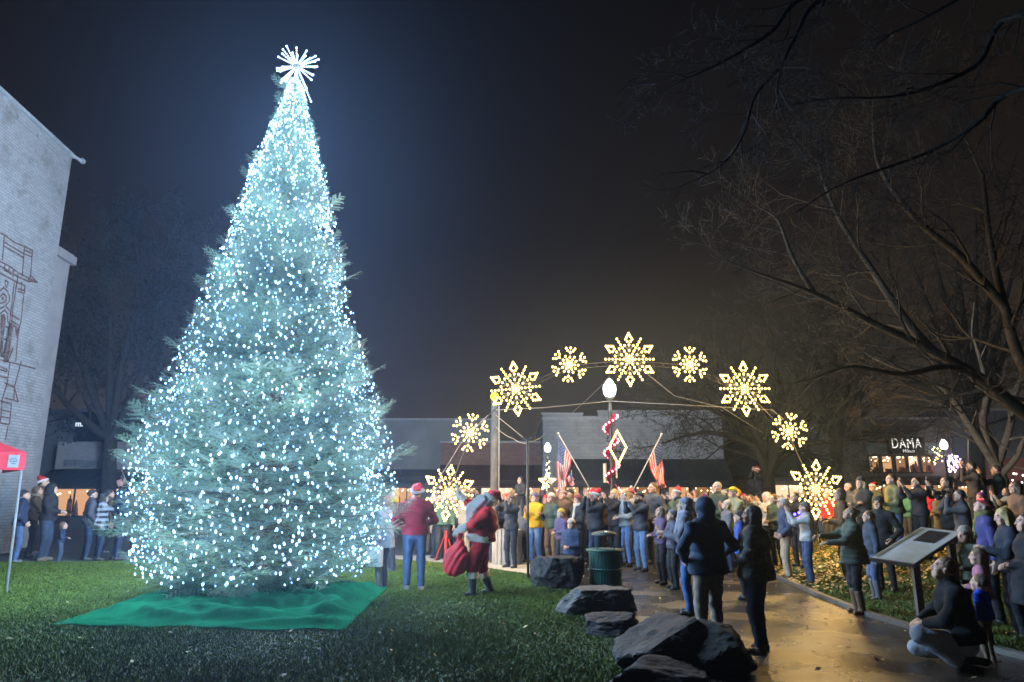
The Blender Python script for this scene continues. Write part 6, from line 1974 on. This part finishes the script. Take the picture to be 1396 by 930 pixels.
# ---- children and adults left of the hooded man
put(901, 688, None, 13.6, label='child with violet lit sleeves looking up, left of the grey knit hat', pose='clasp', top=PURP, bot=BLACK, child=True, hair='long', hairc=BRH, sex='f', pitch=.4)  # violet light on the sleeves is put into the jacket colour
put(917, 691, None, 13.0, label='child in grey beanie and dark jacket leaning beside the white patterned sleeve', pose='clap', top=(.05, .05, .07), bot=BLACK, child=True, hat='beanie', hatc=GREY, pitch=.35)
put(911, 728, 791, label='toddler in dark patterned coat with fair hair near the path, left of the hooded man', pose='clasp', top=(.08, .09, .12), bot=DJEAN, child=True, hair='short', hairc=BLOND)
put(937, 672, 838, face=75, label='person in grey knit hat, curly pale scarf and blue jeans touching the hooded man', pose='hold', top=(.10, .10, .12), bot=(.05, .10, .24), hat='beanie', hatc=(.22, .22, .28), sex='f', hair='long', hairc=GREYH, scarf=(.45, .42, .50), pitch=.3)
HM_ = put(966, 671, 884, face=28, label='large person in a navy hoodie with the hood up and khaki trousers, seen from behind', pose='pocket', top=(.022, .035, .06), bot=(.17, .145, .12), hood=True, style='hoodie', bulk=1.34, pitch=.15, res=.012, hem=-.10, shoe=BLACK,
          hands=dict(RH=(.26, .12, .98), LH=(-.26, .12, .98), eR=(.8, -.5, 0), eL=(-.8, -.5, 0)))
camo = mat('camo_cloth', (.012, .013, .012), .85, scale=9, color2=(.085, .085, .065), cthr=(.52, .60), bump=.4, bscale=30)
put(1032, 684, 890, face=62, label='person with long dark hair in black camouflage jacket right of the hooded man', pose='pocket', top=(.03, .03, .03), topmat=camo, bot=(.015, .018, .03), sex='f', hair='long', hairc=DKH, bulk=1.38, pitch=.12, res=.012, hem=-.10, shoe=(.06, .025, .02),
    hands=dict(RH=(.20, .18, 1.05), LH=(-.20, .18, 1.05), eR=(.8, -.5, 0), eL=(-.8, -.5, 0)))
put(1010, 692, None, 11.8, face=70, label='child in bright blue jacket and dark cap between the hooded man and the camouflage jacket', pose='clasp', top=BLUEC, bot=BLACK, child=True, hat='beanie', hatc=BLACK, pitch=.2)
# ---- behind them
put(979, 654, None, 16.6, label='older person with pale hair and dark green coat, above the hood of the navy hoodie', pose='clasp', top=(.035, .045, .03), bot=BLACK, hairc=GREYH)
put(1001, 660, None, 16.2, label='person in yellow cap and grey green coat clapping right of the hooded man', pose='clap', top=(.16, .17, .11), bot=BLACK, hat='cap', hatc=(.5, .38, .02))
PH = put(1034, 634, None, 22.6, H=1.55, label='person in red hat standing on the brick planter photographing the fir', pose='camera', top=BLACK, bot=BLACK, hat='red')
put(1047, 668, None, 17.6, label='person in fur trimmed hood left of the white cap, under the round bare tree', pose='phone', top=CREAM, bot=BLACK, hood=True, style='hoodie', sex='f')
put(1057, 671, None, 16.4, label='person with curly light brown hair and olive coat behind the white cap', pose='clasp', top=OLIVE, bot=BLACK, sex='f', hair='bob', hairc=BRH)
put(1071, 675, 790, face=78, label='person in white cap, navy vest, tan sleeves and khaki trousers at the path edge', pose='pocket', top=(.035, .045, .075), bot=(.36, .29, .20), hat='cap', hatc=CREAM, shoe=BLACK, hairc=GREYH)
PH = put(1101, 680, 797, face=80, label='person in pale grey sweatshirt and jeans with a blue lit necklace, filming with a phone', pose='phone', top=(.40, .42, .42), bot=(.035, .06, .12), hat='beanie', hatc=GREY, style='hoodie', pitch=.2)
phone(PH, 'upright phone with pale blue screen held by the grey sweatshirt with the lit necklace', lit=(.5, .7, 1), strength=1.2)
nk = MB(); nk.smooth = True
for (dx, dy, dz) in ((-.10, .16, .02), (.06, .19, -.05), (-.02, .22, .12), (.02, .12, .15)):
    p = PH['W'] @ (PH['neck'] + Vector((dx, dy, dz - .1))); nk.ball(p, .028, 6, 4)
q = nk.build('blue_light_necklace', emat('blue_led', (.12, .08, 1.0), 9.0)); tag(q, 'necklace of glowing blue bulbs worn over the pale grey sweatshirt', 'necklace')
put(1086, 668, None, 15.6, label='person with dark hair half hidden behind the low right snowflake', pose='phone', top=BLACK, bot=BLACK, z0=.1)
put(1147, 662, None, 13.6, face=75, label='tall person with curly dark hair in brown coat just right of the right foot snowflake', pose='clasp', top=BROWN, bot=BLACK, sex='f', hair='bob', hairc=DKH, z0=.05)
PH = put(1165, 687, 837, face=82, label='person in dark green puffer jacket, skirt, grey socks and brown boots, hands reaching left', pose='hold', top=(.045, .06, .05), bot=(.02, .02, .025), style='puffer', hem=-.14, boots=True, shoe=(.09, .045, .025), hair='bun', hairc=BRH, sex='f', pitch=.5, skirt=False, res=.013,
          hands=dict(RH=(.08, .50, 1.22), LH=(-.10, .44, 1.12), eR=(.4, -.2, -1), eL=(-.4, -.2, -1)))
put(1190, 693, 818, face=80, label='person in blue jeans and dark jacket just behind the green puffer jacket', pose='down', top=(.04, .05, .07), bot=(.07, .10, .17), hair='tail', hairc=BRH, sex='f', boots=True, shoe=GREY)
put(1176, 646, None, 15.2, face=110, label='person in black beanie with long blond hair and folded arms above the green puffer jacket', pose='crossed', top=(.03, .03, .028), bot=BLACK, hat='beanie', hatc=BLACK, sex='f', hair='long', hairc=BLOND, z0=.3)
put(1204, 672, 806, face=125, label='smiling person in long black coat and dark beanie left of the information board', pose='pocket', top=BLACK, bot=BLACK, hat='beanie', hatc=(.03, .03, .035), style='coat', z0=.05)
put(1218, 643, None, 15.2, face=88, label='tall person in olive jacket and jeans below the left end of the DAMA sign', pose='clasp', top=(.07, .08, .045), bot=(.06, .09, .16), hairc=DKH, z0=.35, bulk=1.1)
PH = put(1252, 647, None, 14.8, face=95, label='person in dark coat holding a phone, below the right end of the DAMA sign', pose='phone', top=(.025, .025, .03), bot=BLACK, hairc=DKH, z0=.35)
phone(PH, 'dark phone held by the person below the right end of the DAMA sign')
PH = put(1293, 646, None, 14.6, face=80, label='person with long black hair in black coat lifting a phone, under the cone capped lamp', pose='phone', top=BLACK, bot=BLACK, sex='f', hair='long', hairc=DKH, z0=.35, style='coat')
phone(PH, 'phone raised by the long haired person under the cone capped lamp')
put(1237, 662, None, 17, face=95, label='person in green hat glimpsed left of the phone holder, under the DAMA sign', pose='clasp', top=GREEN, bot=BLACK, hat='beanie', hatc=(.03, .25, .12), z0=.4)  # hat knit coloured green throughout
put(1327, 627, None, 16.2, H=1.72, face=80, label='left person of the two standing on the seat wall, in dark jacket', pose='camera', top=(.035, .03, .028), bot=BLACK, hairc=DKH)
PH = put(1362, 632, None, 16.3, H=1.66, face=60, label='right person of the two standing on the seat wall, holding a glowing phone', pose='phone', top=(.03, .035, .03), bot=DJEAN, hairc=DKH, bulk=1.1)
phone(PH, 'phone with bright orange screen held by the right person on the seat wall', lit=(1, .45, .08), strength=3.0)
PH = put(1311, 664, None, 12.4, face=72, label='photographer in grey jacket with a camera at the eye beyond the information board', pose='camera', top=(.06, .06, .065), bot=BLACK, hairc=DKH, z0=.12)
c_ = PH['W'] @ ((PH['haR'] + PH['haL']) / 2 + Vector((0, .06, .06)))
cam_o = empty('camera_in_hands', c_, R(72), 'black camera with lens held to the eye beyond the information board', 'camera')
m = MB(); m.box((0, 0, 0), (.14, .07, .10)); m.build('camera_body', metal_dk, cam_o)
m = MB(); m.smooth = True; m.lathe([(.038, 0), (.04, .12), (.045, .16)], 12, Matrix.Rotation(-PI / 2, 4, 'X')); m.build('lens', metal_dk, cam_o)
PH = put(1342, 674, None, 9.6, face=70, label='person with a red lit headband and violet shirt looking up, beside the information board', pose='down', top=(.05, .05, .14), bot=BLACK, hairc=DKH, sex='f', hair='short', pitch=.5, hat='band', hatc=(.2, .02, .03), scarf=(.14, .13, .05), skin='p')
hb2 = MB(); hb2.smooth = True
for k in range(7):
    a = .3 + k * .42; p = PH['W'] @ (PH['headc'] + Vector((math.cos(a) * .09, math.sin(a) * .06 - .01, .10))); hb2.ball(p, .0085, 6, 4)
q = hb2.build('lit_headband', emat('red_led', (1, .05, .08), 5.0)); tag(q, 'row of tiny red lights on the headband beside the information board', 'headband')
put(1372, 688, None, 8.7, face=72, label='person with long blond hair in dark jacket at the right edge, guarding the children', pose='hold', top=(.025, .03, .04), bot=(.02, .02, .025), sex='f', hair='long', hairc=BLOND, pitch=-.1, res=.013, bulk=1.1)
put(1318, 715, None, 9.0, face=110, label='child in cream knit hat and olive checked coat right of the information board', pose='clasp', top=(.10, .11, .08), bot=BLACK, child=True, hat='beanie', hatc=(.30, .26, .22), pitch=.1, sex='f', hair='long', hairc=BRH, res=.013)
put(1337, 748, None, 8.2, face=60, label='child with brown hair in a pink coat between the knit hat and the blue jacket', pose='clasp', top=(.28, .12, .16), bot=BLACK, child=True, hair='long', hairc=BRH, sex='f', pitch=.1, res=.013)
put(1343, 785, 905, face=35, label='toddler in bright blue puffer jacket and khaki trousers with curly brown hair, seen from behind', pose='down', top=(.008, .05, .42), bot=(.17, .14, .09), child=True, hair='short', hairc=BRH, style='puffer', pitch=.2, res=.012, shoe=BROWN)
put(1402, 694, None, 7.7, face=70, label='person in black coat cut by the right edge of the picture, nearest of all', pose='clasp', top=BLACK, bot=BLACK, hairc=DKH, res=.014, bulk=1.25, style='coat')
put(1386, 716, None, 9.3, face=75, label='person in brown coat and dark hat behind the blond one at the right edge', pose='clasp', top=BROWN, bot=BLACK, hat='beanie', hatc=BLACK, res=.014, style='coat')
# kneeling man at the lower right
Yk = 7.35
xk = at(1302, 840, Yk).x
person(Vector((xk, Yk, 0)), 1.82, 68, 'clasp', top=(.012, .014, .016), bot=(.36, .40, .44), hairc=BRH, pitch=.35, res=.012, bulk=1.2, hem=-.02,
       legs=dict(RF=(.15, -.06, .07), LF=(-.15, .04, .07), kR=(.25, 1, .05), kL=(-.25, 1, .25), rT=(0, -1, -.1), lT=(0, -1, -.1)), pelvis=(0, -.04, .27), lean=.12, shoe=BLACK,
       hands=dict(RH=(.14, .30, .40), LH=(-.14, .30, .42), eR=(.8, -.3, -.2), eL=(-.8, -.3, -.2)),
       label='person in black jacket and pale trousers crouching at the bottom right corner', hair='short')
put(1388, 652, None, 12.5, face=85, label='person with long brown hair and tan coat at the right edge, above the blond one', pose='clasp', top=(.14, .09, .06), bot=BLACK, sex='f', hair='long', hairc=BRH, z0=.2)

# ---- the deeper rows of the crowd
tops = [('black', BLACK), ('navy', NAVY), ('brown', (.10, .06, .035)), ('olive', OLIVE), ('grey', GREY), ('charcoal', (.05, .05, .055)), ('tan', TAN), ('maroon', (.14, .02, .03)), ('cream', (.30, .26, .20)), ('dark green', (.03, .06, .04)), ('denim blue', (.06, .10, .2)), ('purple', PURP), ('pale grey', (.24, .24, .25)), ('bright red', REDC)]
wts = [7, 6, 4, 4, 4, 5, 2, 2, 1, 3, 2, 1, 1, 1]
hats = [(None, 'bare head', None), ('beanie', 'black beanie', BLACK), ('beanie', 'grey beanie', GREY), ('beanie', 'red beanie', REDC), ('beanie', 'cream beanie', CREAM), ('pom', 'bobble hat', (.2, .05, .2)), ('pom', 'blue bobble hat', (.04, .08, .25)), ('cap', 'dark cap', BLACK), ('cap', 'pale cap', CREAM), ('red', 'white brimmed red hat', REDC), ('band', 'headband', (.1, .1, .1)), ('beanie', 'mustard beanie', MUST)]
hw = [12, 3, 2, 1.5, 1.5, 1, 1, 2, 1.5, 3, 1, 1]
hairs = [('short', 'short dark hair', DKH), ('short', 'short brown hair', BRH), ('short', 'short grey hair', GREYH), ('long', 'long brown hair', BRH), ('long', 'long dark hair', DKH), ('long', 'long blond hair', BLOND), ('bob', 'bobbed brown hair', BRH), ('bob', 'curly blond hair', BLOND), ('bun', 'dark bun', DKH), ('bald', 'bald head', DKH)]
acts = [('clasp', 'hands clasped'), ('pocket', 'hands in pockets'), ('phone', 'lifting a phone'), ('clap', 'clapping'), ('down', 'arms down'), ('camera', 'hands at face'), ('phone_high', 'arm raised'), ('drink', 'holding a cup')]
aw = [4, 5, 3.5, 2, 4, 1, .6, 1]
marks = [(596, 'beside the red hoodie'), (640, 'behind the low left snowflake'), (680, 'near the timber pole'), (722, 'behind the black post'), (752, 'under the gold star'), (792, 'under the left flag'), (832, 'by the middle lamp post'), (868, 'right of the middle lamp'), (912, 'under the right flag'), (948, 'left of the navy hood'), (992, 'behind the navy hood'), (1040, 'near the camouflage jacket'), (1085, 'near the white cap'), (1130, 'behind the low right snowflake'), (1180, 'below the shingle roof'), (1235, 'below the DAMA windows'), (1300, 'below the capped lamp'), (1345, 'near the seat wall'), (1420, 'at the far right edge')]
used = set()
def fill(px, top, Y, z0=0.0, rowword='', child=False):
    for _ in range(60):
        tn_, tc_ = random.choices(tops, wts)[0]; hk, hn, hcl = random.choices(hats, hw)[0]; hr, hrn, hrc = random.choice(hairs); ac, an_ = random.choices(acts, aw)[0]
        head = hrn if hk is None or hk == 'band' else hn
        sex = 'f' if hr in ('long', 'bob', 'bun') else random.choice('mmf')
        g = random.choice(['jacket', 'coat', 'hoodie', 'puffer'])
        mk_ = next(w for x_, w in marks if px < x_)
        lab = f"{'child' if child else 'person'} in {tn_} {g}, {head}, {an_}, {rowword}{mk_}"
        if (lab not in used) and ((tn_, head, mk_) not in used): break
    used.add(lab); used.add((tn_, head, mk_))
    P = put(px, top, None, Y, label=lab[:200], pose=ac, top=tc_, bot=random.choice([BLACK, DJEAN, JEAN, KHAKI, BROWN, BLACK]), hat=hk, hatc=hcl or BLACK, hair=hr, hairc=hrc, sex=sex, style=g, skin=random.choice('fffptd' if random.random() < .6 else 'fp'), pitch=random.uniform(.05, .45), bulk=random.uniform(.95, 1.2), z0=z0, dface=random.uniform(-25, 25), child=child, res=.03 if Y > 20 else .024, group='the crowd behind the front row')
    if ac == 'phone' and random.random() < .8: phone(P, f"{random.choice(['small', 'slim', 'dark', 'thin'])} phone held by the {lab.split(',')[0].replace('person in ', '')}, {mk_}"[:110], lit=random.choice([(.5, .65, 1), (.9, .85, .8), (1, .7, .4)]), strength=random.choice([0, 1.0, 1.8]))
rows = [(17.9, 596, 900, 28), (19.3, 585, 1075, 27), (20.9, 590, 1100, 25), (22.6, 600, 1060, 24)]
for ri, (Y, a, b_, st_) in enumerate(rows):
    x = a + random.uniform(0, 10)
    while x < b_:
        ch = (random.random() < .10)
        fill(x, random.uniform(663, 676) if not ch else random.uniform(684, 692), Y + random.uniform(-.35, .35), 0.0, '', ch)
        x += st_ * random.uniform(.75, 1.25)
# a few nearer ones filling gaps along the path's far side
for (x, tp_, Y) in ((598, 670, 18.6), (620, 672, 18.9), (642, 670, 18.7), (664, 674, 17.6), (1024, 672, 16.6), (992, 678, 15.6)):
    fill(x, tp_, Y)
# right hand slope
for (x, tp_, Y, z0) in ((1130, 666, 17.5, .35), (1158, 656, 18.5, .44), (1192, 655, 18, .44), (1268, 660, 17.5, .44), (1282, 668, 15.6, .4), (1300, 655, 19.5, .44), (1340, 668, 15, .4), (1376, 662, 15.2, .4), (1394, 668, 17, .44), (1230, 664, 19.5, .44), (1120, 678, 19.5, .3), (1318, 672, 18.5, .44), (1060, 672, 19, 0), (1095, 664, 20.5, .1)):
    fill(x, tp_, Y, z0)
print('people', len(PERSONS), 'time', round(time.time() - _t, 1))
# ------------------------------------------------------------------ render settings
scene.view_settings.view_transform = 'Standard'
scene.view_settings.look = 'None'
scene.view_settings.exposure = 0.0
scene.view_settings.gamma = 1.0
scene.render.engine = 'CYCLES'
cy = scene.cycles
cy.use_denoising = True
cy.denoiser = 'OPENIMAGEDENOISE'
cy.denoising_prefilter = 'ACCURATE'
cy.use_light_tree = True
cy.max_bounces = 5
cy.diffuse_bounces = 2
cy.glossy_bounces = 2
cy.transmission_bounces = 3
cy.volume_bounces = 0
cy.transparent_max_bounces = 6
cy.sample_clamp_indirect = 3.0
cy.sample_clamp_direct = 5.0
cy.use_fast_gi = False
cy.pixel_filter_type = 'BLACKMAN_HARRIS'
cy.filter_width = 1.6
cy.caustics_reflective = False
cy.caustics_refractive = False
print('objects', len(bpy.data.objects), 'script s', round(time.time() - _T0, 1))
for _o in bpy.data.objects:
    _l = _o.get('label')
    if _l and not 4 <= len(_l.replace(',', '').split()) <= 16: print('LABEL', len(_l.split()), _l)
